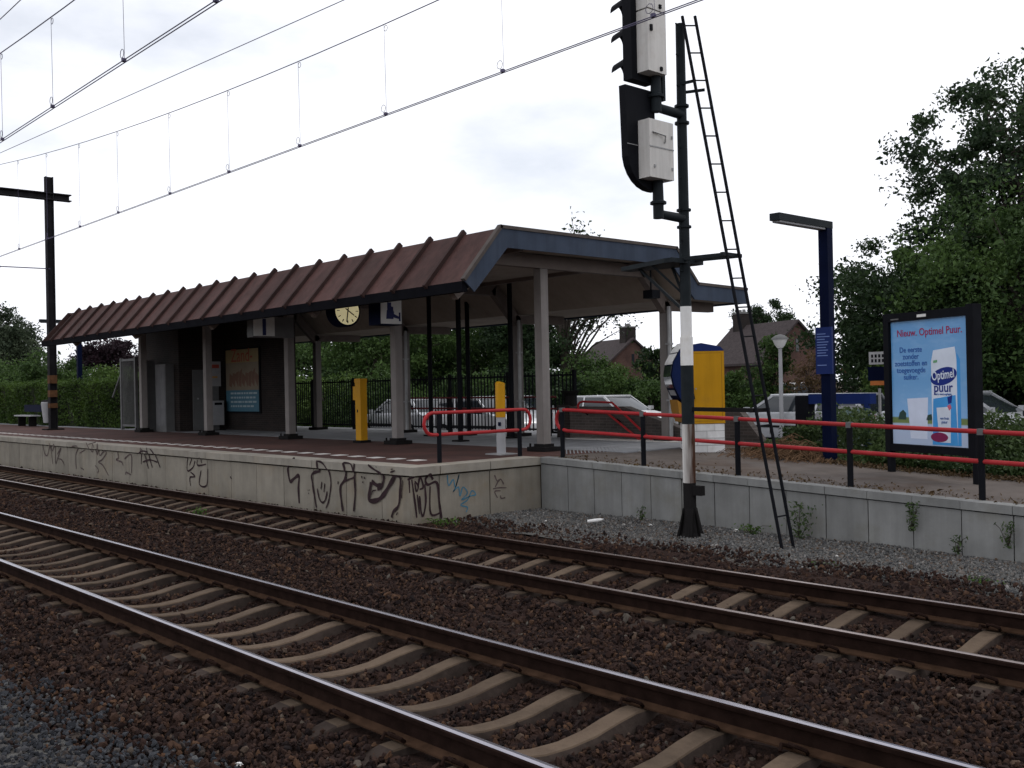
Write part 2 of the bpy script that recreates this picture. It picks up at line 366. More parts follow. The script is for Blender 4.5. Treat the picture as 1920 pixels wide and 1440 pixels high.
# ------------------------------------------------------------------ foliage helpers
def leaf_cloud(name, cen, size, material, parent=None, origin=(0,0,0), upbias=0.3, tone=None, kind=None, aspect=0.55, seed=1):
    g = np.random.default_rng(seed); n = len(cen)
    cen = np.asarray(cen) - np.asarray(origin)
    nr = g.normal(size=(n,3)); nr[:,2] += upbias; nr /= np.linalg.norm(nr, axis=1)[:,None]
    a = g.normal(size=(n,3)); a -= nr*np.sum(a*nr, axis=1)[:,None]; a /= np.linalg.norm(a, axis=1)[:,None]
    b = np.cross(nr, a)
    sz = (size*np.exp(g.normal(0, .28, n)))[:,None]
    fold = nr*sz*0.18
    v = np.stack([cen-a*sz*.5, cen+b*sz*aspect*.5+fold, cen+a*sz*.5, cen-b*sz*aspect*.5+fold], 1).reshape(-1,3)
    me = bpy.data.meshes.new(name); me.vertices.add(n*4); me.vertices.foreach_set('co', v.ravel().astype(np.float32))
    me.loops.add(n*4); me.loops.foreach_set('vertex_index', np.arange(n*4, dtype=np.int32))
    me.polygons.add(n); me.polygons.foreach_set('loop_start', np.arange(0, n*4, 4, dtype=np.int32))
    me.update(calc_edges=True)
    t = g.random(n) if tone is None else np.clip(tone + g.normal(0,.16,n), 0, 1)
    at = me.attributes.new('tone', 'FLOAT', 'POINT'); at.data.foreach_set('value', np.repeat(t, 4).astype(np.float32))
    me.materials.append(material)
    o = bpy.data.objects.new(name, me); C.objects.link(o)
    if parent: o.parent = parent
    else: o.location = origin
    if kind: o['kind'] = kind
    return o

def tree(name, label, base, height, crown_c, crown_r, ncl, per, leaf, lm, trunk_r=0.2, seed=1, group=None, cl_r=0.16, nlimb=26, hollow=0.45, cat='tree', trunk_h=None, droop=0.0):
    """crown_c: centre relative to base; crown_r: radii."""
    g = np.random.default_rng(seed)
    T = Thing(name, label, cat, base, group=group)
    cc = np.array(base)+np.array(crown_c); cr = np.array(crown_r)
    d = g.normal(size=(ncl,3)); d /= np.linalg.norm(d, axis=1)[:,None]
    rad = (hollow + (1-hollow)*g.random(ncl)**0.8)*np.exp(g.normal(0, .09, ncl))
    cl = cc + d*cr*rad[:,None]
    cl[:,2] = np.maximum(cl[:,2], base[2]+0.25)
    cs = np.exp(g.normal(0, .35, ncl))*cl_r*cr.mean()
    idx = np.repeat(np.arange(ncl), per)
    off = g.normal(size=(len(idx),3)); off *= (g.random(len(idx))**.45/np.linalg.norm(off, axis=1))[:,None]; off *= np.array([1,1,.7])
    p = cl[idx] + off*cs[idx][:,None]*1.35*(1+.15*g.normal(size=len(idx)))[:,None]
    if droop: p[:,2] -= droop*np.abs(g.normal(size=len(idx)))
    p[:,2] = np.maximum(p[:,2], base[2]+0.05)
    tone = (np.clip(g.normal(.45,.22,ncl),0,1))[idx]
    leaf_cloud('crown', p, leaf, lm, T.o, base, tone=tone, seed=seed+1)
    tb = MB(); th = trunk_h or (crown_c[2]+crown_r[2]*0.35)
    bx = np.array(base); jit = lambda s: g.normal(0, s)
    tp = [bx+np.array([jit(.02)*k, jit(.02)*k, th*k/5]) for k in range(6)]
    tb.tube(tp, [trunk_r*(1.25 if k == 0 else 1-0.14*k) for k in range(6)], 8)
    order = g.permutation(ncl)[:nlimb]
    for i in order:
        k = int(g.integers(2, 6)); s0 = Vector(tp[k]); e0 = Vector(cl[i]); mid = s0.lerp(e0, .5)+Vector((jit(.1), jit(.1), .12*(e0-s0).length))
        r0 = trunk_r*(.42-.05*k)
        tb.tube([s0, mid, e0], [max(r0,.02), max(r0*.6,.014), .008], 5)
    T.part('trunk', tb, M['bark'], smooth=True)
    return T

LM = {
 'mid':   leaf_mat('leaf_mid', (0.020, 0.043, 0.012), (0.080, 0.138, 0.034)),
 'dark':  leaf_mat('leaf_dark', (0.010, 0.022, 0.010), (0.040, 0.072, 0.024)),
 'tall': leaf_mat('leaf_tall', (0.014, 0.030, 0.014), (0.052, 0.088, 0.034)),
 'light': leaf_mat('leaf_light', (0.035, 0.070, 0.014), (0.105, 0.165, 0.035)),
 'willow':leaf_mat('leaf_willow', (0.035, 0.052, 0.030), (0.090, 0.115, 0.065)),
 'copper':leaf_mat('leaf_copper', (0.014, 0.008, 0.012), (0.038, 0.018, 0.024)),
 'hedge': leaf_mat('leaf_hedge', (0.022, 0.046, 0.009), (0.085, 0.145, 0.024)),
 'ivy':   leaf_mat('leaf_ivy', (0.018, 0.038, 0.012), (0.078, 0.118, 0.038)),
 'brown': leaf_mat('leaf_brown', (0.05, 0.03, 0.015), (0.13, 0.085, 0.04)),
 'grass': leaf_mat('leaf_grass', (0.035, 0.075, 0.010), (0.09, 0.16, 0.03)),
}

# ================================================================== SETTING
YA, YC, G = 3.645, 7.255, 1.507
EDGE, ENDX, PZ = 9.46, -12.76, 0.74          # platform edge, platform end, platform height
RY = 12.2                                     # front face of the ramp wall
def rampz(x): return PZ - max(0.0, (x+12.7))*0.0345

def sheet(name, x0, x1, y0, y1, zf, nx, ny, material, jit=0.0):
    mb = MB(); xs = np.linspace(x0, x1, nx+1); ys = np.linspace(y0, y1, ny+1)
    mb.v = [(x, y, zf(x, y)+ (random.uniform(-jit, jit) if jit else 0)) for y in ys for x in xs]
    mb.f = [(j*(nx+1)+i, j*(nx+1)+i+1, (j+1)*(nx+1)+i+1, (j+1)*(nx+1)+i) for j in range(ny) for i in range(nx)]
    mb.m = [0]*len(mb.f)
    o = mk(name, mb, material); o['kind'] = 'structure'; return o
sheet('ground', -900, 900, -300, 1500, lambda x, y: -0.50, 4, 4, M['soil'])
def bedz(x, y):
    # ballast level: a little under the sleeper tops, heaped beside the platform
    z = -0.215
    for c in (YA+G/2, YC+G/2):
        d = abs(y-c)
        if d < 0.60: z = min(z, -0.282)
    if y > 8.9: z = -0.19 + (y-8.9)*0.06
    return z
sheet('ballast_bed', -95, 14, -2.5, 9.9, bedz, 220, 50, M['ballast'], 0.018)
def gravz(x, y): return -0.150 + 0.03*math.sin(x*1.7)*math.sin(y*2.1) - max(0, x+8)*0.008
sheet('gravel_strip', -13.6, 14, 9.75, 12.5, gravz, 90, 16, M['gravel'], 0.012)
sheet('gravel_verge', -40, 8, -2.5, 2.15, lambda x, y: -0.175-0.0*y, 120, 14, M['gravel'], 0.01)
sheet('street', -120, 60, 18.9, 60, lambda x, y: 0.14, 4, 4, M['street'])

# platform deck and ramp deck (sheets on solid bodies)
mb = MB(); mb.box((-95, EDGE+0.10, -0.5), (ENDX-0.10, 18.88, PZ-0.03)); mb.box((-13.2, 12.4, -0.5), (-12.86, 18.6, PZ-0.03))
pl = mk('platform', mb, M['soil']); pl['kind'] = 'structure'
mb = MB(); mb.box((-95, EDGE+0.02, PZ-0.026), (ENDX-0.02, 13.9, PZ))
pv = mk('platform_paving', mb, M['paving'], pl); pv['kind'] = 'structure'
mb = MB(); mb.box((-95, 13.9, PZ-0.026), (-12.3, 18.5, PZ+0.004)); mk('floor_slab', mb, M['floor'], pl)
# white tiles of the safety line, each a part of the platform
tb = MB(); tb.box((-.135, -.12, 0), (.135, .12, .006)); t0 = None
x = -14.05
while x > -62:
    if t0 is None:
        t0 = mk('white_tile', tb, M['white_tile'], pl); t0.location = (x, 10.5, PZ+0.001)
    else:
        c = t0.copy(); C.objects.link(c); c.parent = pl; c.location = (x, 10.5+random.uniform(-.008,.008), PZ+0.001)
    x -= 0.613
mb = MB()
xs = [-12.72, -9.6, -6, -2, 4, 12]
prof = [(xx, rampz(xx)) for xx in xs]
mb.prism(prof + [(12, -.5), (-12.72, -.5)], 'y', RY+0.10, 17.2)
rp = mk('ramp', mb, M['ramp']); rp['kind'] = 'structure'

# ------------------------------------------------------------------ platform wall (thing > coping slabs, panels, graffiti)
PW = Thing('platform_wall', 'pale concrete platform edge wall covered in black spray paint tags', 'wall', (ENDX, EDGE, 0))
panel = MB(); panel.box((-.514, 0, -.42), (.514, .07, PZ-0.155))
cope = MB(); cope.v = []; cope.box((-.519, -.035, PZ-.125), (.519, .42, PZ+.004))
p0 = c0 = None; k = 0; x = ENDX-0.13-.525+.33
joints = [-12.80]
xx = -13.62
while xx > -93: joints.append(xx); xx -= 1.045
for a, b in zip(joints[:-1], joints[1:]):
    ctr = (a+b)/2; sx = (a-b)/1.045
    if p0 is None or abs(sx-1) > .01:
        q = MB(); q.box((-.514*sx, 0, -.42), (.514*sx, .07, PZ-0.155)); p = mk('wall_panel', q, M['concrete'], PW.o)
        q = MB(); q.box((-.519*sx, -.035, PZ-.125), (.519*sx, .42, PZ+.004)); c = mk('coping_slab', q, M['coping'], PW.o)
        if abs(sx-1) < .01: p0, c0 = p, c
    else:
        p = p0.copy(); C.objects.link(p); p.parent = PW.o
        c = c0.copy(); C.objects.link(c); c.parent = PW.o
    j = random.uniform(-.004, .004)
    p.location = (ctr-ENDX, j, 0); c.location = (ctr-ENDX, j*1.5, random.uniform(-.003, .003))
# end wall: faces +x
for a, b in ((EDGE-.03, 9.96), (9.975, 11.02), (11.035, 12.196)):
    q = MB(); q.box((ENDX-.07, a+.006, -.42), (ENDX-.0, b, PZ-.155)); PW.part('wall_panel', q, M['concrete'])
    q = MB(); q.box((ENDX-.42 if a > 9.5 else ENDX-.40, a+.003 if a > 9.5 else EDGE-.034, PZ-.125), (ENDX+.035, b, PZ+.005)); PW.part('coping_slab', q, M['coping'])

G_BIG = [[(0.0403,[(-16.281,0.756),(-16.477,0.664),(-16.569,0.607),(-16.588,0.514),(-16.52,0.327),(-16.369,0.388),(-16.205,0.442),(-16.229,0.214),(-16.21,-0.056)]),(0.0359,[(-15.478,0.56),(-15.517,0.624),(-15.541,0.74)]),(0.0329,[(-15.478,0.56),(-15.645,0.537),(-15.76,0.48),(-15.749,0.376),(-15.708,0.201),(-15.627,-0.088)]),(0.0225,[(-15.554,0.739),(-15.363,0.718),(-15.205,0.594),(-15.137,0.41),(-15.159,0.235),(-15.225,0.043),(-15.311,-0.072)]),(0.0226,[(-15.586,0.253),(-15.524,0.081),(-15.416,0.015),(-15.319,0.08),(-15.259,0.222)]),(0.0194,[(-15.43,0.379),(-15.462,0.246)]),(0.0193,[(-15.335,0.355),(-15.368,0.201)]),(0.0204,[(-14.898,0.416),(-14.908,0.368)]),(0.0137,[(-15.897,0.212),(-15.884,0.191)]),(0.0137,[(-15.849,0.22),(-15.838,0.199)]),(0.0137,[(-15.876,0.161),(-15.872,0.132)]),(0.0345,[(-14.699,0.745),(-14.647,0.62),(-14.684,0.463),(-14.831,0.327),(-14.813,0.1),(-14.768,-0.088)]),(0.0187,[(-14.674,0.746),(-14.47,0.738),(-14.403,0.646),(-14.402,0.52),(-14.556,0.47),(-14.685,0.428)]),(0.0283,[(-14.344,0.746),(-14.391,0.493),(-14.382,0.242),(-14.436,-0.063)]),(0.0197,[(-14.178,0.545),(-14.172,0.504)]),(0.0196,[(-14.099,0.536),(-14.093,0.501)]),(0.0196,[(-14.144,0.457),(-14.145,0.43)]),(0.0236,[(-13.939,0.742),(-13.786,0.681),(-13.622,0.628),(-13.542,0.591)]),(0.0354,[(-13.542,0.591),(-13.557,0.483),(-13.631,0.384),(-13.726,0.351)]),(0.0471,[(-13.889,0.471),(-13.724,0.413),(-13.606,0.426)]),(0.0472,[(-13.901,0.457),(-13.948,0.297),(-13.96,0.152),(-13.732,0.175),(-13.565,0.267),(-13.397,0.425),(-13.232,0.594)]),(0.0124,[(-13.762,0.336),(-13.858,0.316),(-13.884,0.253)]),(0.0296,[(-13.301,0.583),(-13.097,0.587),(-13.1,0.376),(-13.146,0.135),(-13.297,0.018),(-13.341,-0.079)]),(0.0119,[(-13.021,0.539),(-13.049,0.379),(-13.064,0.247)]),(0.0121,[(-13.173,0.021),(-13.219,-0.029)]),(0.0161,[(-13.31,0.65),(-13.184,0.682)]),(0.0108,[(-13.297,0.697),(-13.24,0.706)]),(0.011,[(-13.713,0.725),(-13.69,0.712)])]]
G_THIN = [[(0.0243,[(-30.265,0.59),(-30.134,0.374),(-29.902,0.32),(-29.654,0.577),(-29.451,0.089)]),(0.0238,[(-29.602,0.671),(-29.476,0.458),(-29.237,0.65),(-29.221,0.129),(-29.032,0.29),(-28.749,0.573),(-29.072,0.38)]),(0.0234,[(-28.989,0.261),(-28.724,0.241),(-28.512,0.099)])],[(0.0226,[(-27.841,0.63),(-27.425,0.642),(-27.645,0.401),(-27.622,0.049)]),(0.019,[(-27.352,0.47),(-26.942,0.57)]),(0.0222,[(-27.291,0.094),(-27.05,0.047)])],[(0.0218,[(-26.773,0.762),(-26.432,0.53),(-26.305,0.732),(-26.088,0.485),(-25.998,0.769),(-25.938,0.462),(-25.632,0.584),(-25.487,0.534),(-25.793,0.356),(-26.022,0.291),(-25.725,0.22),(-25.368,-0.013)]),(0.0184,[(-26.256,0.197),(-26.032,0.094),(-26.113,0.006)]),(0.0186,[(-26.617,0.723),(-26.072,0.795)])],[(0.0233,[(-24.763,0.613),(-24.701,0.453),(-24.845,0.393),(-24.496,0.353),(-24.431,0.276)]),(0.0229,[(-24.32,0.441),(-23.908,0.549),(-23.916,0.113)]),(0.0229,[(-24.27,0.056),(-24.233,0.119),(-23.944,0.073)])]]
G_DARK = [[(0.0248,[(-23.275,0.739),(-23.326,0.349)]),(0.0247,[(-23.212,0.715),(-23.033,0.464),(-22.916,0.265)]),(0.0245,[(-22.925,0.75),(-22.841,0.523),(-22.696,0.3)]),(0.0243,[(-22.738,0.73),(-22.528,0.61),(-22.267,0.319)]),(0.022,[(-23.227,0.405),(-22.844,0.472),(-22.413,0.438)]),(0.0249,[(-23.379,0.606),(-23.151,0.666),(-22.867,0.649)])],[(0.0226,[(-20.816,0.635),(-20.858,0.323),(-20.583,0.395),(-20.469,0.542)]),(0.0224,[(-20.628,0.583),(-20.743,0.435)]),(0.0222,[(-20.361,0.569),(-20.34,0.453),(-19.946,0.493)]),(0.0196,[(-20.2,0.634),(-20.153,0.508)]),(0.0225,[(-20.695,0.295),(-20.483,0.211),(-20.728,0.175),(-20.708,-0.003)]),(0.022,[(-20.186,0.355),(-20.278,0.058),(-19.939,0.054),(-19.872,0.404)]),(0.0209,[(-18.872,0.294),(-18.817,0.248)])]]
G_END = [[(0.0258,[(9.345,0.569),(9.49,0.6)]),(0.0235,[(9.374,0.579),(9.383,0.357)]),(0.0259,[(9.425,0.563),(9.48,0.208),(9.509,-0.04)]),(0.0212,[(9.483,0.535),(9.55,0.448),(9.513,0.369),(9.482,0.512)]),(0.0237,[(9.544,0.437),(9.592,0.593),(9.647,0.429),(9.573,0.399)]),(0.0261,[(9.57,0.294),(9.593,0.057),(9.635,-0.022),(9.691,0.189),(9.677,0.473)]),(0.0189,[(9.527,0.321),(9.563,0.013)]),(0.0311,[(9.842,0.531),(9.77,0.62),(9.694,0.543),(9.736,0.457),(9.916,0.478),(9.954,0.189),(9.998,-0.106)]),(0.0239,[(9.78,0.43),(9.784,-0.004),(9.985,-0.005)])]]
G_BLUE = [[(0.0121,[(10.132,0.581),(10.158,0.411),(10.253,0.5),(10.296,0.376),(10.379,0.575),(10.296,0.364),(10.248,0.307),(10.358,0.371),(10.386,0.223),(10.452,0.363),(10.544,0.258),(10.416,0.16),(10.607,0.204),(10.719,0.219),(10.641,0.287),(10.542,0.148),(10.398,0.076),(10.538,0.026),(10.505,-0.051)])]]
G_ENDTAG = [[(0.0151,[(11.136,0.508),(11.2,0.398),(11.274,0.427),(11.339,0.337)]),(0.0177,[(11.234,0.425),(11.147,0.307)]),(0.0126,[(11.097,0.281),(11.23,0.288),(11.399,0.274)]),(0.0126,[(11.262,0.235),(11.135,0.233),(11.192,0.123)]),(0.0127,[(11.26,0.159),(11.276,0.108),(11.367,0.112)])]]
# spray paint tags: flat ribbons on the wall faces, children of the platform wall
def smooth(pts, n=5):
    if len(pts) < 3: return [Vector(pts[0]).lerp(Vector(pts[1]), i/4) for i in range(5)]
    P = [Vector(pts[0])]+[Vector(p_) for p_ in pts]+[Vector(pts[-1])]; o_ = []
    for i in range(1, len(P)-2):
        for k in range(n):
            t_ = k/n; a_, b_, c_, d_ = P[i-1:i+3]
            o_.append(.5*((2*b_)+(c_-a_)*t_+(2*a_-5*b_+4*c_-d_)*t_*t_+(3*b_-a_-3*c_+d_)*t_**3))
    return o_+[P[-1]]
def spray(strokes, plane, mm, wf=1.0):
    q = MB(); lay = 0
    for w_, pts in strokes:
        lay += 1
        s_ = smooth([(a_, b_) for a_, b_ in pts]); n = len(s_); row = []
        for i, p_ in enumerate(s_):
            d_ = (s_[min(i+1, n-1)]-s_[max(i-1, 0)]); d_.normalize(); nn = Vector((-d_.y, d_.x))
            ww = w_*wf*.78*(1+.18*math.sin(i*.9+lay))*(.75 if i in (0, n-1) else 1); row.append((p_-nn*ww, p_+nn*ww, p_.y))
        for r0, r1 in zip(row[:-1], row[1:]):
            cop = (r0[2]+r1[2])/2 > PZ-.135
            if plane == 'y':
                off = EDGE-(.0385 if cop else .0085)-lay*.0003; f3 = lambda v_: (v_.x, off, v_.y)
            else:
                off = ENDX+(.039 if cop else .004)+lay*.0003; f3 = lambda v_: (off, v_.x, v_.y)
            q.add([f3(r0[0]), f3(r0[1]), f3(r1[1]), f3(r1[0])], [(0,1,2,3)])
    return PW.part('spray_tag', q, mm)
for s_ in G_BIG: spray(s_, 'y', M['paint_black'])
for s_ in G_THIN: spray(s_, 'y', M['paint_thin'], 1.0)
for s_ in G_DARK: spray(s_, 'y', M['paint_black'])
for s_ in G_END: spray(s_, 'x', M['paint_black'], .85)
for s_ in G_BLUE: spray(s_, 'x', M['paint_blue'], 1.1)
for s_ in G_ENDTAG: spray(s_, 'x', M['paint_thin'], 1.1)

# ------------------------------------------------------------------ ramp wall
RW = Thing('ramp_wall', 'low grey concrete panel wall sloping down along the ramp path', 'wall', (-12.7, RY, 0))
a = -12.752
for i in range(24):
    b = -12.70+.605*(i+1)
    zt0, zt1 = rampz(a), rampz(b); j = random.uniform(-.004, .004)
    q = MB(); q.prism([(a+.007, -.5), (b-.007, -.5), (b-.007, zt1-.115), (a+.007, zt0-.115)], 'y', RY+j, RY+.09+j); RW.part('wall_panel', q, M['ramp_concrete'])
    q = MB(); q.prism([(a+.003, zt0-.098), (b-.003, zt1-.098), (b-.003, zt1+.004), (a+.003, zt0+.004)], 'y', RY-.03+j, RY+.20); RW.part('coping_slab', q, M['ramp_concrete'])
    a = b

# ------------------------------------------------------------------ tracks
def rail_mesh(top):
    prof = [(-.07,-.159),(.07,-.159),(.07,-.148),(.012,-.128),(.009,-.045),(.034,-.034),(.036,-.010),(.028,-.001),(.0,.002),(-.028,-.001),(-.036,-.010),(-.034,-.034),(-.009,-.045),(-.012,-.128),(-.07,-.148)]
    mb = MB(); n = len(prof); xs = np.linspace(-95, 14, 40)
    for x in xs: mb.v += [(x, p[0], p[1]) for p in prof]
    for k in range(len(xs)-1):
        for i in range(n):
            mb.f.append((k*n+i, k*n+(i+1) % n, (k+1)*n+(i+1) % n, (k+1)*n+i)); mb.m.append(1 if i in (7, 8) else 2 if i in (1, 2, 13, 14) else 0)
    return mb
def sleeper_mesh():
    # cross-section trapezoid, top profile higher at the rail seats and dipping at mid span
    ys = [-1.26, -1.05, -.92, -.60, -.42, -.22, 0, .22, .42, .60, .92, 1.05, 1.26]
    zs = [-.222, -.200, -.172, -.168, -.192, -.228, -.240, -.228, -.192, -.168, -.172, -.200, -.222]
    mb = MB(); 
    for y, z in zip(ys, zs):
        ht = .070 if abs(y) > .5 else .070-.008*(1-abs(y)/.5)
        mb.v += [(-.125, y, -.36), (-ht-.006, y, z-.010), (-ht, y, z), (ht, y, z), (ht+.006, y, z-.010), (.125, y, -.36)]
    k = len(ys); n = 6
    for i in range(k-1):
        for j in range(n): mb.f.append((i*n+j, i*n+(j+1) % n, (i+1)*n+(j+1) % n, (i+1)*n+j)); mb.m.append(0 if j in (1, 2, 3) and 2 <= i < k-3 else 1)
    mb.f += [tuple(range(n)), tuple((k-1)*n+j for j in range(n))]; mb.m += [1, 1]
    return mb
def clip_mesh():
    mb = MB(); s = 1
    mb.tube([(-.06, s*.07, -.150), (-.075, s*.11, -.118), (-.03, s*.15, -.095), (.02, s*.13, -.100), (.03, s*.085, -.125), (.06, s*.075, -.135), (.085, s*.115, -.120), (.07, s*.15, -.15)], .0125, 6)
    return mb
sleeper0 = clip0 = None
for name, y0, top, ph, lab in (('railway_track', YA, 'rail_top', -5.04, 'nearer railway track with brightly polished rails on concrete sleepers'),
                          ('railway_track', YC, 'rail_top_dull', -8.44, 'railway track with duller rusty rails beside the platform wall')):
    T = Thing(name, lab, 'track', (0, y0+G/2, 0), local=True)
    for yy in (-G/2, G/2):
        r = mk('rail', rail_mesh(top), [M['rail_side'], M[top], M['rail_foot_lit']], T.o); r.location = (0, yy, 0)
    x = ph - .6*int((ph+95)/.6)
    while x < 13:
        if sleeper0 is None:
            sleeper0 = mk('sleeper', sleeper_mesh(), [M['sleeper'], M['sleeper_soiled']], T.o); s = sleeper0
            clip0 = mk('rail_clip', clip_mesh(), M['rail_side'], s); clip0.location = (0, -G/2, 0)
        else:
            s = sleeper0.copy(); C.objects.link(s); s.parent = T.o
            if -17 < x < 2:
                for yy in (-G/2, G/2):
                    for rz_ in (0, math.pi):
                        cl = clip0.copy(); C.objects.link(cl); cl.parent = s; cl.location = (0, yy, 0); cl.rotation_euler = (0, 0, rz_)
        s.location = (x+random.uniform(-.012, .012), random.uniform(-.015, .015), random.uniform(-.006, .004)); s.rotation_euler = (0, 0, random.uniform(-.012, .012))
        x += .64 if y0 == YA and False else .6

# ------------------------------------------------------------------ ballast stones (geometry nodes instances on a point mesh)
def stones(name, pts, scl, material, label, variants=4):
    me = bpy.data.meshes.new(name); me.vertices.add(len(pts)); me.vertices.foreach_set('co', np.asarray(pts, np.float32).ravel())
    a = me.attributes.new('scl', 'FLOAT', 'POINT'); a.data.foreach_set('value', np.asarray(scl, np.float32))
    rr = rng.uniform(0, 6.283, (len(pts), 3)).astype(np.float32)
    b = me.attributes.new('rot', 'FLOAT_VECTOR', 'POINT'); b.data.foreach_set('vector', rr.ravel())
    me.materials.append(material); me.update()
    o = bpy.data.objects.new(name, me); C.objects.link(o); o['kind'] = 'stuff'; o['label'] = label
    ng = bpy.data.node_groups.new(name+'_nodes', 'GeometryNodeTree')
    ng.interface.new_socket('Geometry', in_out='INPUT', socket_type='NodeSocketGeometry'); ng.interface.new_socket('Geometry', in_out='OUTPUT', socket_type='NodeSocketGeometry')
    n = ng.nodes.new; l = ng.links.new
    gi = n('NodeGroupInput'); go = n('NodeGroupOutput')
    g2i = n('GeometryNodeGeometryToInstance')
    for v in range(variants):
        ico = n('GeometryNodeMeshIcoSphere'); ico.inputs['Radius'].default_value = 0.5; ico.inputs['Subdivisions'].default_value = 2 if v % 2 else 1
        sp = n('GeometryNodeSetPosition'); l(ico.outputs['Mesh'], sp.inputs['Geometry'])
        nz = n('ShaderNodeTexNoise'); nz.noise_dimensions = '4D'; nz.inputs['W'].default_value = v*7.3; nz.inputs['Scale'].default_value = 1.6; nz.inputs['Detail'].default_value = 1
        ps = n('GeometryNodeInputPosition'); l(ps.outputs[0], nz.inputs['Vector'])
        sb = n('ShaderNodeVectorMath'); sb.operation = 'SUBTRACT'; l(nz.outputs['Color'], sb.inputs[0]); sb.inputs[1].default_value = (.5, .5, .5)
        ml = n('ShaderNodeVectorMath'); ml.operation = 'MULTIPLY'; l(sb.outputs[0], ml.inputs[0]); ml.inputs[1].default_value = (1.5, 1.3, 1.1)
        l(ml.outputs[0], sp.inputs['Offset'])
        tr = n('GeometryNodeTransform'); l(sp.outputs[0], tr.inputs['Geometry']); tr.inputs['Scale'].default_value = (1.0, random.uniform(.6, .85), random.uniform(.5, .75))
        sm = n('GeometryNodeSetMaterial'); sm.inputs['Material'].default_value = material; l(tr.outputs[0], sm.inputs['Geometry'])
        ss = n('GeometryNodeSetShadeSmooth'); ss.inputs['Shade Smooth'].default_value = False; l(sm.outputs[0], ss.inputs['Geometry'])
        l(ss.outputs[0], g2i.inputs[0])
    iop = n('GeometryNodeInstanceOnPoints'); l(gi.outputs[0], iop.inputs['Points']); l(g2i.outputs[0], iop.inputs['Instance']); iop.inputs['Pick Instance'].default_value = True
    at = n('GeometryNodeInputNamedAttribute'); at.data_type = 'FLOAT'; at.inputs['Name'].default_value = 'scl'; l(at.outputs[0], iop.inputs['Scale'])
    ar = n('GeometryNodeInputNamedAttribute'); ar.data_type = 'FLOAT_VECTOR'; ar.inputs['Name'].default_value = 'rot'
    l(ar.outputs[0], iop.inputs['Rotation'])
    l(iop.outputs[0], go.inputs[0])
    md = o.modifiers.new('scatter', 'NODES'); md.node_group = ng
    return o
def in_view(p, pad=1.5):
    q = p - np.array([0, 0, CAMH]); fx = q@np.array(fwd); rx = q@np.array(right)
    return (fx > .5) & (np.abs(rx) < fx*960/F + pad)
def scatter(x0, x1, y0, y1, dens, dmin=0, dmax=1e9):
    n = int((x1-x0)*(y1-y0)*dens); p = np.stack([rng.uniform(x0, x1, n), rng.uniform(y0, y1, n), np.zeros(n)], 1)
    d = np.hypot(p[:,0], p[:,1]); ok = in_view(p) & (d >= dmin) & (d < dmax)
    return p[ok]
def wob(x): return 0.16*np.sin(x*.9)+.10*np.sin(x*2.3+1)+0.05*np.sin(x*5.1)
ps = []
for d0, d1, dens in ((0, 9, 1150), (9, 14, 800), (14, 20, 480), (20, 30, 230), (30, 60, 80)):
    ps.append(scatter(-60, 8, 1.6, 10.6, dens, d0, d1))
p = np.concatenate(ps)
far_edge = np.where(p[:,0] < -12.7, 9.45, 10.25+wob(p[:,0]))
near_edge = 2.25 + wob(p[:,0]*1.3+2)*.8
p = p[(p[:,1] < far_edge+rng.normal(0,.26,len(p))*(p[:,0] > -12.7)) & (p[:,1] > near_edge+rng.normal(0,.22,len(p)))]
def level(p):
    z = np.full(len(p), -.205)
    for c in (YA+G/2, YC+G/2):
        d = np.abs(p[:,1]-c); z = np.where(d < .64, -.276 if c < 6 else -.245, z); z = np.where((d >= .64) & (d < .9), -.245, z); z = np.where((d >= 1.0) & (d < 1.40), -.190, z)
    z = np.where(p[:,1] > 8.9, -.17+(p[:,1]-8.9)*.03, z)
    z = np.where(p[:,1] < 2.9, -.185, z)
    return z
p[:,2] = level(p)+rng.normal(0, .012, len(p))
# keep stones off the rails
for yy in (YA, YA+G, YC, YC+G): p = p[np.abs(p[:,1]-yy) > .065]
# and mostly off the sleepers
keep = np.ones(len(p), bool)
for y0, ph in ((YA, -5.04), (YC, -8.44)):
    dx = np.abs(((p[:,0]-ph+.3) % .6)-.3); dy = np.abs(p[:,1]-(y0+G/2))
    keep &= ~((dx < .095) & (dy < .99) & ((y0 < 6) | (rng.random(len(p)) < .80) | (dy > .6))) & ~((dx < .09) & (dy < 1.15) & (rng.random(len(p)) < .6))
p = p[keep]
s = np.exp(rng.normal(0, .34, len(p)))*.035*(1+np.clip((np.hypot(p[:,0], p[:,1])-12)/40, 0, .8))
M['stone_brown'] = stone_mat('stone_brown', [(0, (0.011, 0.008, 0.008)), (.3, (0.025, 0.0155, 0.0135)), (.6, (0.038, 0.022, 0.0175)), (.88, (0.050, 0.0285, 0.020)), (.97, (0.085, 0.046, 0.027)), (1, (0.085, 0.075, 0.063))])
M['stone_grey'] = stone_mat('stone_grey', [(0, (0.055, 0.055, 0.057)), (.4, (0.105, 0.104, 0.101)), (.72, (0.155, 0.151, 0.142)), (.88, (0.085, 0.055, 0.036)), (1, (0.24, 0.23, 0.22))])
stones('ballast_stones', p, s, M['stone_brown'], 'loose rust brown ballast stones between and around the rails')
ps = [scatter(-13.2, 6, 9.9, 12.2, 1100, 0, 14), scatter(-13.2, 6, 9.9, 12.2, 800, 14, 30), scatter(-20, 8, .9, 2.7, 1300, 0, 12)]
g = np.concatenate(ps)
g = g[((g[:,1] > 10.05+wob(g[:,0])+rng.normal(0,.24,len(g))) & (g[:,0] > -12.72)) | ((g[:,1] < 2.35+wob(g[:,0]*1.3+2)*.8+rng.normal(0,.18,len(g))))]
g[:,2] = np.where(g[:,1] > 9, -.145+.03*np.sin(g[:,0]*1.7)*np.sin(g[:,1]*2.1)-np.maximum(0, g[:,0]+8)*.008, -.170)
gs = np.exp(rng.normal(0, .28, len(g)))*.030
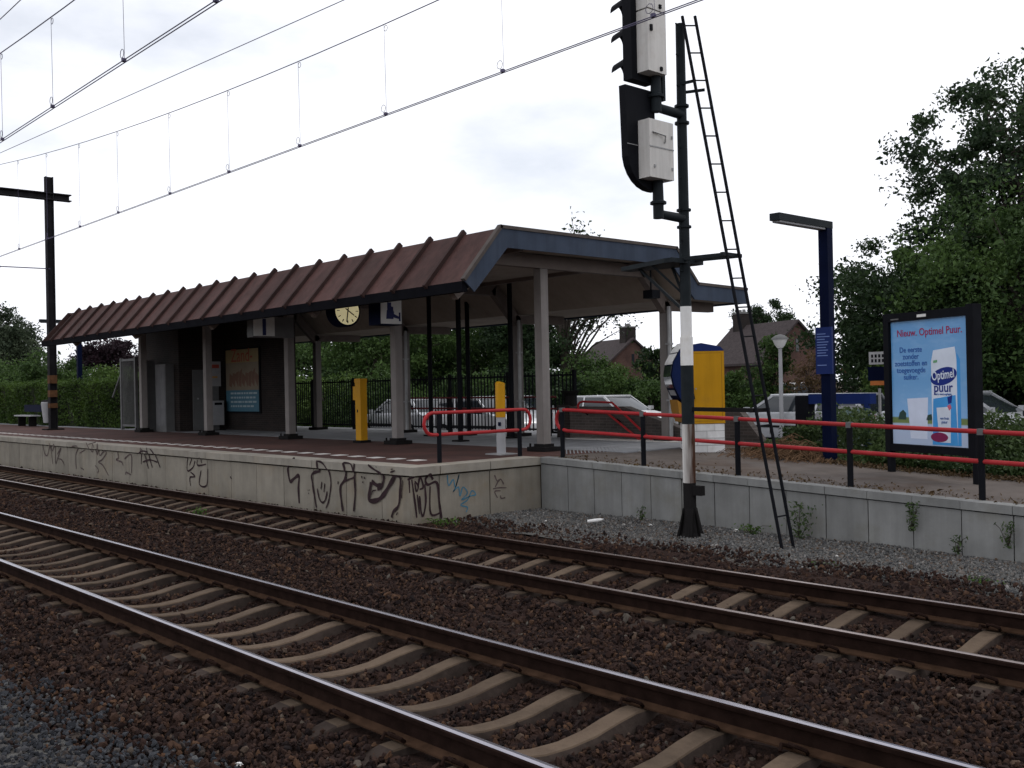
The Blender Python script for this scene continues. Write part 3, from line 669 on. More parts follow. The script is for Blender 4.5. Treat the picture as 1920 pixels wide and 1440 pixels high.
M['stone_slate'] = stone_mat('stone_slate', [(0, (0.018, 0.019, 0.022)), (.4, (0.036, 0.038, 0.043)), (.75, (0.058, 0.060, 0.066)), (.9, (0.045, 0.033, 0.026)), (1, (0.10, 0.10, 0.10))])
fg = g[:,1] > 6
stones('gravel_stones', g[fg], gs[fg], M['stone_grey'], 'fine grey gravel along the foot of the ramp wall')
stones('gravel_stones', g[~fg], gs[~fg], M['stone_slate'], 'dark blue grey gravel in the lower left corner')

# ================================================================== CANOPY
X0, X1 = -13.2, -34.85
T = Thing('platform_canopy', 'long platform canopy with brown ribbed mansard roof and pale posts', 'canopy', (X0, 13.4, PZ))
roof_poly = [(10.92, 3.78), (11.76, 4.74), (16.6, 4.74), (17.3, 4.04), (19.05, 4.01)]
soff_poly = [(11.02, 3.62), (11.90, 4.50), (16.48, 4.50), (17.18, 3.80), (19.0, 3.78)]
mb = MB(); mb.shell([(11.80, 4.72), (16.58, 4.72), (17.28, 4.02), (19.04, 3.99)], .06, 'x', X0-.05, X1); T.part('roof_deck', mb, M['roof_panel'])
mb = MB(); mb.shell(soff_poly, .02, 'x', X0-.06, X1+.02); T.part('soffit', mb, M['soffit'])
# front slope: separate panels between ribs
sl = Vector((0, 11.76-10.92, 4.74-3.78)); ln = sl.length; sd = sl.normalized(); nv = Vector((0, -sd.z, sd.y))
def slope_box(xa, xb, s0, s1, t0, t1):
    q = MB(); A = Vector((0, 10.92, 3.78)); vs = []
    for xx in (xa, xb):
        for s_, t_ in ((s0, t0), (s1, t0), (s1, t1), (s0, t1)):
            pnt = A+sd*s_+nv*t_; vs.append((xx, pnt.y, pnt.z))
    q.add(vs, [(0,1,2,3),(7,6,5,4),(0,4,5,1),(1,5,6,2),(2,6,7,3),(3,7,4,0)]); return q
ribx = [-13.22 - .98*i for i in range(22)]
for i in range(22):
    if i < 21:
        q = slope_box(ribx[i]-.03, ribx[i+1]+.03, 0.0, ln+.01, -.03, random.uniform(0, .008)); T.part('roof_sheet', q, M['roof_panel'])
    if i > 0:
        q = slope_box(ribx[i]-.035, ribx[i]+.035, -.06, ln+.07, -.02, .075); T.part('roof_rib', q, M['roof_rib'])
mb = MB(); mb.box((X0-.02, 10.90, 3.60), (X1, 11.02, 3.775)); T.part('gutter', mb, M['gutter'])
# end fascia boards (blue-grey) with brown cap, following the profile
fp = roof_poly; lo = [(11.13, 3.60), (11.90, 4.41), (16.46, 4.41), (17.18, 3.73), (19.05, 3.71)]
for k_, (a, b) in enumerate(zip(fp[:-1], fp[1:])):
    q = MB(); q.prism([a, b, lo[k_+1], lo[k_]], 'x', X0, X0+.035); T.part('fascia', q, M['fascia'])
    q = MB(); d = Vector((0, b[0]-a[0], b[1]-a[1])).normalized(); q.bar((X0+.005, a[0]-d.y*.02, a[1]+.03-d.z*.02), (X0+.005, b[0]+d.y*.02, b[1]+.03+d.z*.02), .10, .06); T.part('fascia_cap', q, M['fascia_cap'])
q = MB(); q.prism([(p_[0], p_[1]) for p_ in roof_poly] + [(p_[0], p_[1]) for p_ in reversed(soff_poly)], 'x', X1-.03, X1); T.part('fascia', q, M['roof_rib'])
q = MB(); q.box((X0, 19.05, 3.72), (X1, 19.10, 4.05)); T.part('fascia', q, M['fascia'])
PX = [-13.9, -18.62, -23.34, -28.06, -32.78]
for i, px in enumerate(PX):
    q = MB(); wd = .16
    def seg(p_, q_, h=.24):
        d = Vector((0, q_[0]-p_[0], q_[1]-p_[1])).normalized(); q.bar((px, p_[0], p_[1]), (px, q_[0], q_[1]), wd, h)
    seg((11.22, 3.62), (12.02, 4.33)); seg((11.95, 4.33), (16.35, 4.33)); seg((16.30, 4.38), (17.10, 3.56)); seg((17.0, 3.64), (18.7, 3.66), .2)
    T.part('portal_frame', q, M['frame'])
    h1 = 4.20
    q = MB(); q.box((px-.095, 13.4-.095, PZ+.10), (px+.095, 13.4+.095, h1)); po = T.part('post', q, M['post'])
    q = MB(); q.box((px-.24, 13.4-.22, PZ+.002), (px+.24, 13.4+.22, PZ+.085)); q.box((px-.14, 13.4-.13, PZ+.08), (px+.14, 13.4+.13, PZ+.14)); q.tube([(px-.19,13.22,PZ+.08),(px-.19,13.22,PZ+.15)], .02, 6); T.part('base_plate', q, M['shoe'], po)
    q = MB(); q.box((px-.095, 17.1-.095, PZ+.08), (px+.095, 17.1+.095, 3.56)); po = T.part('post', q, M['post'])
    q = MB(); q.box((px-.22, 17.1-.22, PZ+.002), (px+.22, 17.1+.22, PZ+.085)); T.part('base_plate', q, M['shoe'], po)
    if i < 3:
        q = MB(); q.tube([(px+.17, 17.0, PZ+.01), (px+.17, 17.0, 3.62)], .045, 8)
        for zz in (1.6, 2.8): q.box((px+.10, 16.94, zz), (px+.23, 17.06, zz+.04))
        T.part('drain_pipe', q, M['galv'])
# longitudinal purlins under the soffit
for yy, zz in ((12.4, 4.40), (15.9, 4.40)):
    q = MB(); q.box((X0-.15, yy-.05, zz), (X1+.2, yy+.05, zz+.1)); T.part('purlin', q, M['frame'])
# black steel posts under the canopy
lab = {0: 'thin black steel post nearest the platform edge under the canopy', 1: 'thin black post behind the red loop rail, left of the four', 2: 'thin black post right behind the foremost black post', 3: 'thin black post left of the pair of pale posts and pipe'}
for i, (px, py, zt) in enumerate(((-18.05, 14.75, 4.49), (-20.9, 16.1, 4.49), (-20.2, 16.8, 4.2), (-18.05, 16.35, 4.49))):
    t = Thing('steel_post', lab[i], 'post', (px, py, PZ), group='black steel posts under the canopy')
    q = MB(); q.tube([(px, py, PZ), (px, py, zt)], .06, 10); t.part('shaft', q, M['black'], smooth=True)
    q = MB(); q.box((px-.16, py-.13, PZ+.004), (px+.16, py+.13, PZ+.04)); t.part('base_plate', q, M['shoe'])

# ------------------------------------------------------------------ brick building under the canopy
T = Thing('waiting_building', 'dark brick station building under the left part of the canopy', 'building', (-31, 15.7, PZ))
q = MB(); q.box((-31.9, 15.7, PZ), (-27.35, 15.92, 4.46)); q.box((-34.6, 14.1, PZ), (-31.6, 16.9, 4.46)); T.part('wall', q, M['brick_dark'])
q = MB(); q.box((-31.595, 14.55, PZ+.02), (-31.55, 15.45, 2.75)); d = T.part('door', q, M['grey'])
q = MB(); q.tube([(-31.53, 14.7, 1.8), (-31.50, 14.7, 1.8)], .03, 8); T.part('handle', q, M['galv'], d)
q = MB(); q.box((-33.9, 14.06, PZ+.02), (-33.0, 14.098, 2.9)); T.part('door', q, M['grey'])
# poster on brick wall
T = Thing('wall_poster', 'poster in yellow and blue on dark brick wall', 'poster', (-30.3, 15.66, 2.4))
y = 15.66
q = MB(); q.box((-31.50, y, 1.30), (-29.12, 15.698, 3.44)); T.part('frame', q, M['black'])
def flat(z0, z1, x0, x1, mname, yy): qq = MB(); qq.box((x0, yy, z0), (x1, yy+.004, z1)); return T.part('print', qq, mname)
flat(2.42, 3.38, -31.42, -29.20, plain('print_ochre', (.26, .20, .10)), y-.006)
flat(2.05, 2.95, -31.42, -29.20, plain('print_mauve', (.20, .165, .12)), y-.0075)
flat(1.36, 2.05, -31.42, -29.20, plain('print_teal', (.06, .145, .20)), y-.009)
q = MB()
for k in range(9):
    xx = -31.2+k*.22; q.prism([(xx, 2.2+.1*(k % 3)), (xx+.18, 2.15), (xx+.26, 2.5+.09*(k % 4)), (xx+.05, 2.62)], 'y', y-.0095, y-.008)
T.part('print', q, plain('print_violet', (.15, .085, .06)))
text_part('lettering', 'Zand-', .62, (-30.3, y-.012, 2.98), (1,0,0), (0,0,1), plain('print_redorange', (.28, .06, .04)), T.o, tuple(T.o.location))
q = MB()
for r_ in range(4):
    xx = -31.1
    while xx < -29.5:
        wl = random.uniform(.08, .26); q.box((xx, y-.012, 1.50+r_*.14), (xx+wl, y-.0095, 1.56+r_*.14)); xx += wl+.05
T.part('print', q, plain('print_pale', (.30, .36, .38)))
# notice, letter box, info column, cabinet
T = Thing('notice_board', 'white timetable notice on the dark side wall by the door', 'notice', (-31.54, 15.6, 2.5))
q = MB(); q.box((-31.598, 14.98, 2.20), (-31.53, 15.52, 3.02)); T.part('board', q, M['lightgrey'])
q = MB(); q.box((-31.532, 15.04, 2.80), (-31.526, 15.46, 2.92)); T.part('print', q, plain('print_red', (.4, .08, .06)))
q = MB(); q.box((-31.532, 15.08, 2.48), (-31.526, 15.40, 2.53)); T.part('print', q, plain('print_orange', (.5, .25, .05)))
T = Thing('wall_bin', 'light grey litter bin against dark brick wall', 'bin', (-31.3, 15.3, .9))
q = MB(); q.box((-31.55, 15.05, .92), (-31.2, 15.45, 1.72)); T.part('body', q, M['lightgrey'])
q = MB(); q.box((-31.198, 15.12, 1.58), (-31.19, 15.38, 1.66)); T.part('opening', q, M['black'])
T = Thing('help_column', 'slim dark grey help point column with a blue button', 'help point', (-33.2, 13.75, PZ))
q = MB(); q.prism([(-33.42, PZ), (-32.98, PZ), (-33.0, 3.1), (-33.40, 3.1)], 'y', 13.6, 13.9); T.part('body', q, M['grey'])
q = MB(); q.cbox((-33.2, 13.595, 2.02), (.22, .02, .2)); T.part('button', q, mat('blue_button', (.02, .06, .45), .3))
q = MB(); q.cbox((-33.2, 13.595, 1.75), (.2, .02, .2)); T.part('panel', q, M['red'])
T = Thing('ticket_cabinet', 'tall pale grey cabinet right of the help point column', 'cabinet', (-32.4, 13.85, PZ))
q = MB(); q.box((-32.75, 13.8, PZ+.05), (-31.95, 14.09, 2.95)); q.box((-32.78, 13.78, PZ), (-31.92, 14.09, PZ+.05)); T.part('body', q, M['grey'])
q = MB(); q.box((-32.70, 13.79, .95), (-32.0, 13.80, 2.85)); T.part('door', q, M['lockergrey'])
T = Thing('orange_sign', 'narrow orange strip sign on dark wall left of the help point', 'sign', (-34.4, 14.05, 2.4))
q = MB(); q.box((-34.45, 14.02, 1.95), (-34.05, 14.10, 2.85)); T.part('panel', q, plain('orange_sign_paint', (.50, .22, .03))); q = MB(); q.box((-34.5, 14.05, 1.9), (-34.0, 14.098, 2.9)); T.part('frame', q, M['black'])

# ------------------------------------------------------------------ gate left of the building
T = Thing('metal_gate', 'grey tubular metal gate with thin bars beside the hedge', 'gate', (-35.4, 14.0, PZ))
for xx in (-36.12, -34.85):
    q = MB(); q.box((xx-.05, 13.95, PZ), (xx+.05, 14.05, 3.28)); T.part('gate_post', q, M['grey'])
q = MB(); q.box((-36.07, 13.97, 3.16), (-34.9, 14.03, 3.24)); q.box((-36.07, 13.97, .86), (-34.9, 14.03, .93)); T.part('gate_frame', q, M['grey'])
b0 = None
for k in range(11):
    q = MB(); q.box((-36.0+k*.105, 13.988, .93), (-35.978+k*.105, 14.012, 3.16)); T.part('bar', q, M['grey'])
q = MB(); q.bar((-36.12, 14.0, 2.8), (-37.0, 14.0, 1.9), .05); T.part('brace', q, M['grey'])

# ------------------------------------------------------------------ fence behind the platform
T = Thing('bar_fence', 'black vertical bar fence behind the platform canopy', 'fence', (-17.3, 17.8, PZ))
for zz in (.86, 2.22):
    q = MB(); q.box((-31.5, 17.78, zz), (-17.3, 17.82, zz+.045)); T.part('fence_rail', q, M['black'])
b0 = None; xx = -17.35; k = 0
while xx > -31.4:
    if k % 18 == 0:
        q = MB(); q.box((xx-.04, 17.76, PZ), (xx+.04, 17.84, 2.36)); T.part('fence_post', q, M['black'])
    elif b0 is None:
        q = MB(); q.box((-.012, -.012, .84-PZ), (.012, .012, 2.32-PZ)); b0 = mk('bar', q, M['black'], T.o); b0.location = (xx+17.3, 0, 0)
    else:
        c = b0.copy(); C.objects.link(c); c.parent = T.o; c.location = (xx+17.3, 0, 0)
    xx -= .135; k += 1

# ------------------------------------------------------------------ hanging signs and clock
T = Thing('platform_clock', 'round double-faced station clock hanging under the canopy eave', 'clock', (-18.7, 12.2, 3.7))
def disc(mbq, xa, xb, cy, cz, r, n=32):
    mbq.prism([(cy+r*math.cos(2*math.pi*i/n), cz+r*math.sin(2*math.pi*i/n)) for i in range(n)], 'x', xa, xb)
q = MB(); disc(q, -19.05, -18.74, 12.2, 3.70, .345); T.part('case', q, M['darkblue'], smooth=True)
q = MB(); disc(q, -18.75, -18.73, 12.2, 3.70, .30); T.part('dial', q, M['clockface'])
for i in range(12):
    a_ = i*math.pi/6; q = MB(); q.bar((-18.726, 12.2+.21*math.sin(a_), 3.7+.21*math.cos(a_)), (-18.726, 12.2+.27*math.sin(a_), 3.7+.27*math.cos(a_)), .012, .035, up=(1,0,0)); T.part('hour_mark', q, M['black'])
q = MB(); q.bar((-18.722, 12.2-.05, 3.7+.05), (-18.722, 12.2+.16, 3.70-.09), .014, .035, up=(1,0,0)); T.part('hour_hand', q, M['black'])
q = MB(); q.bar((-18.715, 12.2+.015, 3.77), (-18.715, 12.2-.03, 3.46), .012, .026, up=(1,0,0)); T.part('minute_hand', q, M['black'])
q = MB(); q.tube([(-18.9, 12.2, 4.02), (-18.9, 12.2, 4.5)], .03, 8); T.part('hanger', q, M['black'])
T = Thing('pictogram_sign', 'hanging sign box with a dark blue hand and ticket pictogram', 'sign', (-17.3, 12.2, 3.6))
x_ = -17.10
q = MB(); q.box((x_-.42, 11.93, 3.30), (x_-.02, 12.48, 3.84)); T.part('box', q, M['darkblue'])
q = MB(); q.box((x_-.02, 11.95, 3.32), (x_, 12.46, 3.82)); T.part('face', q, M['signface'])
pic = plain('pictogram_blue', (.02, .025, .10))
q = MB(); xa, xb = x_+.0, x_+.004
for poly in ([(12.10,3.60),(12.20,3.60),(12.20,3.76),(12.10,3.76)], [(12.07,3.42),(12.25,3.42),(12.27,3.56),(12.24,3.63),(12.09,3.60)], [(12.26,3.53),(12.40,3.47),(12.41,3.42),(12.26,3.45)], [(12.39,3.38),(12.43,3.38),(12.43,3.56),(12.39,3.56)], [(12.20,3.62),(12.25,3.60),(12.25,3.67),(12.20,3.68)]):
    q.prism(poly, 'x', xa, xb)
T.part('pictogram', q, pic)
q = MB(); q.tube([(x_-.2, 12.2, 3.83), (x_-.2, 12.2, 4.5)], .025, 8); T.part('hanger', q, M['black'])
T = Thing('platform_number_sign', 'hanging white platform sign with dark blue number 1', 'sign', (-22.5, 12.1, 3.6))
x_ = -22.2
q = MB(); q.box((x_-.3, 11.78, 3.30), (x_-.02, 12.9, 3.80)); T.part('box', q, M['grey'])
q = MB(); q.box((x_-.02, 11.80, 3.33), (x_, 12.36, 3.79)); T.part('face', q, M['signface'])
text_part('lettering', '1', .52, (x_+.001, 12.08, 3.37), (0,1,0), (0,0,1), pic, T.o, tuple(T.o.location), bold=.022)
q = MB(); q.tube([(x_-.15, 12.2, 3.79), (x_-.15, 12.2, 4.5)], .025, 8); T.part('hanger', q, M['black'])
T = Thing('loudspeaker', 'small black loudspeaker hanging under the canopy near the back post', 'loudspeaker', (-13.7, 16.3, 3.6))
q = MB(); q.box((-13.75, 16.2, 3.75), (-13.5, 16.45, 3.92)); T.part('body', q, M['black']); q = MB(); q.tube([(-13.62, 16.3, 3.9), (-13.62, 16.3, 4.48)], .02, 6); T.part('hanger', q, M['black'])

# ------------------------------------------------------------------ ticket validators
T = Thing('yellow_validator', 'tall yellow ticket validator column between canopy posts', 'validator', (-19.99, 13.35, PZ))
cx, cy = -19.99, 13.35
q = MB(); q.prism([(cx-.11, cy-.09), (cx+.11, cy-.09), (cx+.11, cy+.09), (cx-.11, cy+.09)], 'z', PZ+.06, 2.2); T.part('column', q, M['yellow'])
q = MB(); q.box((cx-.22, cy-.08, 1.74), (cx-.11, cy+.08, 2.06)); q.box((cx-.13, cy-.095, 2.15), (cx+.12, cy+.095, 2.24)); T.part('head', q, M['yellow'])
q = MB(); q.box((cx-.225, cy-.05, 1.90), (cx-.215, cy+.05, 2.0)); q.box((cx-.17, cy-.085, 1.55), (cx-.10, cy-.02, 1.62)); q.box((cx-.04, cy-.095, 1.45), (cx+.0, cy-.088, 1.52)); T.part('slot', q, M['black'])
q = MB(); q.box((cx-.17, cy-.14, PZ), (cx+.17, cy+.14, PZ+.06)); T.part('base_plate', q, M['shoe'])
T = Thing('yellow_validator', 'slim card validator with yellow top and grey stem at platform end', 'validator', (-13.92, 12.33, PZ))
cx, cy = -13.92, 12.33
q = MB(); q.tube([(cx, cy, PZ+.02), (cx, cy, 1.42)], .085, 14); T.part('stem', q, M['lightgrey'], smooth=True)
q = MB(); q.tube([(cx, cy, 1.42), (cx, cy, 2.04), (cx+.005, cy, 2.06)], [.09, .09, .075], 14); T.part('head', q, M['yellow'], smooth=True)
q = MB(); q.cbox((cx+.05, cy-.075, 1.30), (.06, .02, .07)); T.part('reader', q, M['darkblue'])
q = MB(); q.box((cx-.22, cy-.2, PZ+.001), (cx+.22, cy+.2, PZ+.02)); T.part('base_plate', q, M['galv'])

# ------------------------------------------------------------------ red handrails
def arc(c, r, a0, a1, u, v, n=8):
    return [Vector(c)+Vector(u)*r*math.cos(a0+(a1-a0)*i/n)+Vector(v)*r*math.sin(a0+(a1-a0)*i/n) for i in range(n+1)]
T = Thing('handrail', 'short red loop handrail on two black posts at platform end', 'handrail', (-13.2, 11.2, PZ))
zt, zb = PZ+.83, PZ+.47; zc = (zt+zb)/2; rr = (zt-zb)/2
pts = arc((-13.2, 10.20, zc), rr, math.pi/2, 3*math.pi/2, (0,1,0), (0,0,1)) + arc((-13.2, 12.22, zc), rr, -math.pi/2, math.pi/2, (0,1,0), (0,0,1))
q = MB(); q.tube(pts, .030, 10, closed=True); T.part('rail_tube', q, M['red'], smooth=True)
for yy in (10.33, 12.13):
    q = MB(); q.tube([(-13.2, yy, PZ), (-13.2, yy, zt-.02)], .040, 10); T.part('rail_post', q, M['black'], smooth=True)
T = Thing('handrail', 'long red double handrail on black posts along the ramp edge', 'handrail', (-12.4, 12.42, PZ))
xs = [-12.42, -10.60, -8.80, -7.01, -5.28, -3.5, -1.7, .1]
yy = 12.42
def tz(x, h): return rampz(x)+h
h1, h2 = .83, .47
pts = [(x_, yy, tz(x_, h1)) for x_ in (3, -3, -8, -12.3)] + arc((-12.38, yy, PZ+(h1+h2)/2), (h1-h2)/2, math.pi/2, 3*math.pi/2, (1,0,0), (0,0,1), 8)[1:-1] + [(x_, yy, tz(x_, h2)) for x_ in (-12.3, -8, -3, 3)]
q = MB(); q.tube(pts, .030, 10); T.part('rail_tube', q, M['red'], smooth=True)
for x_ in xs:
    q = MB(); q.tube([(x_, yy, rampz(x_)-.05), (x_, yy, tz(x_, h1)-.028)], .040, 10); po = T.part('rail_post', q, M['black'], smooth=True)
    q = MB(); q.box((x_-.035, yy-.04, tz(x_, h1)-.04), (x_+.035, yy+.04, tz(x_, h1)+.036)); T.part('clamp', q, M['grey'], po)

# stairs behind: parapet wall and its handrail
T = Thing('stair_wall', 'dark brick stair parapet with sloping top behind the platform', 'wall', (-15.2, 17.2, PZ))
q = MB(); q.prism([(-16.9, PZ), (-12.8, PZ), (-12.8, .80), (-14.6, 1.30), (-15.2, 1.48), (-16.9, 1.48)], 'y', 17.15, 17.4); T.part('wall', q, M['brick_grey'])
q = MB(); q.prism([(-17.3, PZ), (-16.9, PZ), (-16.9, 1.52), (-17.3, 1.52)], 'y', 17.12, 17.43); T.part('pier', q, M['brick_dark'])
q = MB(); q.box((-16.6, 16.7, PZ-.02), (-12.9, 17.14, PZ+.018)); T.part('kerb', q, M['white_tile'])
T = Thing('handrail', 'red angled handrail running down beside the brick stair wall', 'handrail', (-15.2, 17.05, PZ))
yy = 17.05
pts = [(-14.1, yy, .60), (-15.45, yy, 1.575), (-16.35, yy, 1.60)] + arc((-16.40, yy, 1.475), .12, math.pi/2, 3*math.pi/2, (1,0,0), (0,0,1), 6)[1:-1] + [(-16.35, yy, 1.355), (-15.6, yy, 1.335), (-14.4, yy, .60)]
q = MB(); q.tube(pts, .026, 8); T.part('rail_tube', q, M['red'], smooth=True)
for x_, z_ in ((-16.3, 1.35), (-15.3, 1.2)):
    q = MB(); q.tube([(x_, yy, z_), (x_, 17.15, z_-.06)], .015, 6); T.part('bracket', q, M['black'])
T = Thing('stone_urn', 'dark flared stone cap on the stair pier', 'post cap', (-17.1, 17.3, 1.52))
q = MB(); q.lathe([(.16, 0), (.13, .10), (.13, .22), (.22, .30), (.24, .34)], (-17.0, 17.28, 1.52), 12); T.part('body', q, M['shoe'])
tag(T.o, 'dark flared post cap standing on the pier of stair wall', 'post cap')

# ------------------------------------------------------------------ ticket machine
T = Thing('ticket_machine', 'yellow and blue ticket machine on a white block plinth', 'ticket machine', (-11.97, 15.22, .69), rotz=R(229), local=True)
# local: +x = front, +y = left side; camera sees the side facing local +y
D, Wd = .66, .86
q = MB(); q.box((-D+.02, -Wd/2+.015, 0), (-.01, Wd/2-.015, .53)); T.part('plinth_core', q, M['mortar'])
bh = .53/4
for r_ in range(4):
    for face in range(2):
        n_ = 3 if face == 0 else 3
        L_ = D if face == 0 else Wd
        cuts = [0, .5, 1] if r_ % 2 == 0 else [0, .28, .78, 1]
        for a_, b_ in zip(cuts[:-1], cuts[1:]):
            q = MB(); z0, z1 = r_*bh+.004, (r_+1)*bh-.004
            if face == 0: q.box((-D+a_*D+.003, Wd/2-.018, z0), (-D+b_*D-.003, Wd/2, z1))
            else: q.box((-.016, -Wd/2+a_*Wd+.003, z0), (.0, -Wd/2+b_*Wd-.021, z1))
            T.part('block', q, M['whitebrick'])
    q = MB(); q.box((-D, -Wd/2, r_*bh+.004), (-D+.016, Wd/2-.02, (r_+1)*bh-.004)); T.part('block', q, M['whitebrick'])
q = MB(); q.box((-D-.01, -Wd/2-.01, .535), (-.06, Wd/2+.012, 1.87)); T.part('cabinet', q, M['yellow'])
q = MB(); q.prism([(-D-.015, 1.87), (-.05, 1.87), (-.02, 1.985), (-.25, 2.02), (-D+.06, 1.95)], 'y', -Wd/2-.015, Wd/2+.016); T.part('top_cover', q, M['blue'])
prof = [(-.06, .80), (.06, .84), (.17, 1.02), (.27, 1.24), (.31, 1.44), (.27, 1.68), (.14, 1.91), (.03, 2.04), (-.06, 2.05)]
q = MB(); q.prism(prof, 'y', -Wd/2, Wd/2-.02); T.part('front_panel', q, M['darkblue'])
for yy in (-Wd/2-.012, Wd/2-.018):
    q = MB(); q.prism([(-.06, .66), (.0, .68)]+[(a_-.012, b_) for a_, b_ in prof[1:-1]]+[(-.06, 2.04)], 'y', yy, yy+.03); T.part('side_panel', q, M['navy'])
q = MB(); q.prism([(-.06, .54), (.10, .56), (.17, .74), (.20, .98), (.05, .86), (-.06, .80)], 'y', -Wd/2+.03, Wd/2-.03); T.part('tray', q, plain('brown_yellow', (.34, .165, .025)))
q = MB(); q.box((-D+.04, Wd/2+.011, .58), (-.09, Wd/2+.0135, .586)); q.box((-D+.04, Wd/2+.011, 1.83), (-.09, Wd/2+.0135, 1.836)); q.box((-D+.037, Wd/2+.011, .58), (-D+.043, Wd/2+.0135, 1.836)); q.box((-.093, Wd/2+.011, .58), (-.087, Wd/2+.0135, 1.836)); T.part('panel_seam', q, plain('seam_brown', (.16, .08, .01)))
q = MB(); q.lathe([(.016, 0), (.016, .006)], (0, 0, 0), 10); q.v = [(-.14+v_[0], Wd/2+.012+v_[2], 1.18+v_[1]) for v_ in q.v]; T.part('lock', q, M['galv'])
def onfront(z0, z1, y0, y1, mat_, nm, off=.006):
    # strip lying on the curved front between heights z0..z1
    def xat(z):
        for (xa, za), (xb, zb) in zip(prof[1:-1], prof[2:]):
            if za <= z <= zb: return xa+(xb-xa)*(z-za)/(zb-za)
        return .0
    q = MB(); n = 6
    for i in range(n):
        za, zb = z0+(z1-z0)*i/n, z0+(z1-z0)*(i+1)/n
        q.prism([(xat(za)+.001, za), (xat(zb)+.001, zb), (xat(zb)+off, zb), (xat(za)+off, za)], 'y', y0, y1)
    return T.part(nm, q, mat_)
onfront(1.86, 2.03, -.38, .38, M['white'], 'header_panel', .012); onfront(1.64, 1.84, -.38, .38, M['white'], 'info_panel', .012)
onfront(1.2, 1.62, -.38, .38, M['glass'], 'screen', .01); onfront(1.06, 1.16, -.30, .30, M['lightgrey'], 'keypad')
q = MB(); q.tube([(-.06+.0, Wd/2+.03, .98), (-.02, Wd/2+.03, 1.2)], .06, 10); T.part('knob', q, M['black'])

# ------------------------------------------------------------------ signal mast
mx_, my_, mz_ = -8.65, 11.08, -.15
T = Thing('signal_mast', 'tall railway signal mast with black and white banded pole', 'signal', (mx_, my_, mz_))
def pole(z0, z1, r, nm, mm, par=None, r1=None):
    q = MB(); q.tube([(mx_, my_, z0), (mx_, my_, z1)], [r, r1 or r], 16); return T.part(nm, q, M[mm], par, smooth=True)
pole(mz_, .615, .087, 'pole_foot', 'shoe'); pole(.615, 1.415, .087, 'white_band', 'rusty_white'); pole(1.415, 2.215, .087, 'dark_band', 'darkgreen')
pole(2.215, 2.60, .087, 'white_band', 'white'); pole(2.60, 3.02, .078, 'white_band', 'white'); pole(3.02, 6.88, .076, 'pole', 'darkgreen', None, .062)
q = MB()
for a_ in (0, math.pi/2, math.pi, 3*math.pi/2):
    c_, s_ = math.cos(a_+.5), math.sin(a_+.5); q.bar((mx_+c_*.17, my_+s_*.17, mz_+.0), (mx_+c_*.08, my_+s_*.08, mz_+.42), .10, .02, up=(c_, s_, 0))
    q.add([(mx_+c_*.06-s_*.01, my_+s_*.06+c_*.01, mz_), (mx_+c_*.20-s_*.01, my_+s_*.20+c_*.01, mz_), (mx_+c_*.06-s_*.01, my_+s_*.06+c_*.01, mz_+.46),
           (mx_+c_*.06+s_*.01, my_+s_*.06-c_*.01, mz_), (mx_+c_*.20+s_*.01, my_+s_*.20-c_*.01, mz_), (mx_+c_*.06+s_*.01, my_+s_*.06-c_*.01, mz_+.46)], [(0,1,2),(5,4,3),(0,3,4,1),(1,4,5,2),(2,5,3,0)])
q.lathe([(.15, 0), (.14, .05), (.11, .12), (.09, .30)], (mx_, my_, mz_-.03), 10)
T.part('base', q, M['shoe'])
q = MB(); q.box((mx_+.08, my_-.04, .45), (mx_+.22, my_+.05, .58)); T.part('lug', q, M['shoe'])
def bracket(z):
    q = MB(); q.tube([(mx_, my_, z), (mx_+.0, 10.62, z+.01), (mx_, 10.52, z+.04)], [.065, .06, .058], 12); q.tube([(mx_, 10.54, z-.05), (mx_, 10.54, z+.16)], .072, 12)
    q.lathe([(.10, 0), (.10, .03)], (mx_, my_, z+.10), 12); q.lathe([(.10, 0), (.10, .03)], (mx_, my_, z-.13), 12)
    q.lathe([(.11, 0), (.11, .03), (.075, .05), (.068, .34), (.10, .36)], (mx_, 10.54, z+.14), 12)
    return T.part('arm', q, M['darkgreen'], smooth=True)
bracket(4.22); bracket(5.64)
# lower number indicator
xb = mx_
q = MB(); ol = [(9.98, 5.87), (10.56, 5.87), (10.58, 4.54), (10.50, 4.54)] + [(10.50-.49*math.sin(t_), 5.0-.46*math.cos(t_)) for t_ in (0.2, .45, .7, .95, 1.2, 1.45)]
q.prism(ol, 'x', xb-.16, xb-.05); hd = T.part('indicator_head', q, M['black'])
q = MB(); q.box((xb-.05, 10.22, 4.67), (xb+.14, 10.71, 5.43)); cb = T.part('cabinet', q, M['box_white'])
q = MB(); q.box((xb+.138, 10.22, 5.065), (xb+.148, 10.71, 5.08)); q.tube([(xb+.15, 10.28, 5.26), (xb+.18, 10.50, 5.23), (xb+.15, 10.52, 5.14)], .012, 6)
for yy, zz in ((10.66, 5.22), (10.30, 4.80), (10.66, 4.80)): q.box((xb+.138, yy, zz), (xb+.155, yy+.025, zz+.035))
T.part('hinge', q, M['galv'], cb)
q = MB(); q.box((xb-.05, 10.0, 5.10), (xb-.045, 10.22, 5.11)); T.part('seam', q, M['galv'], hd)
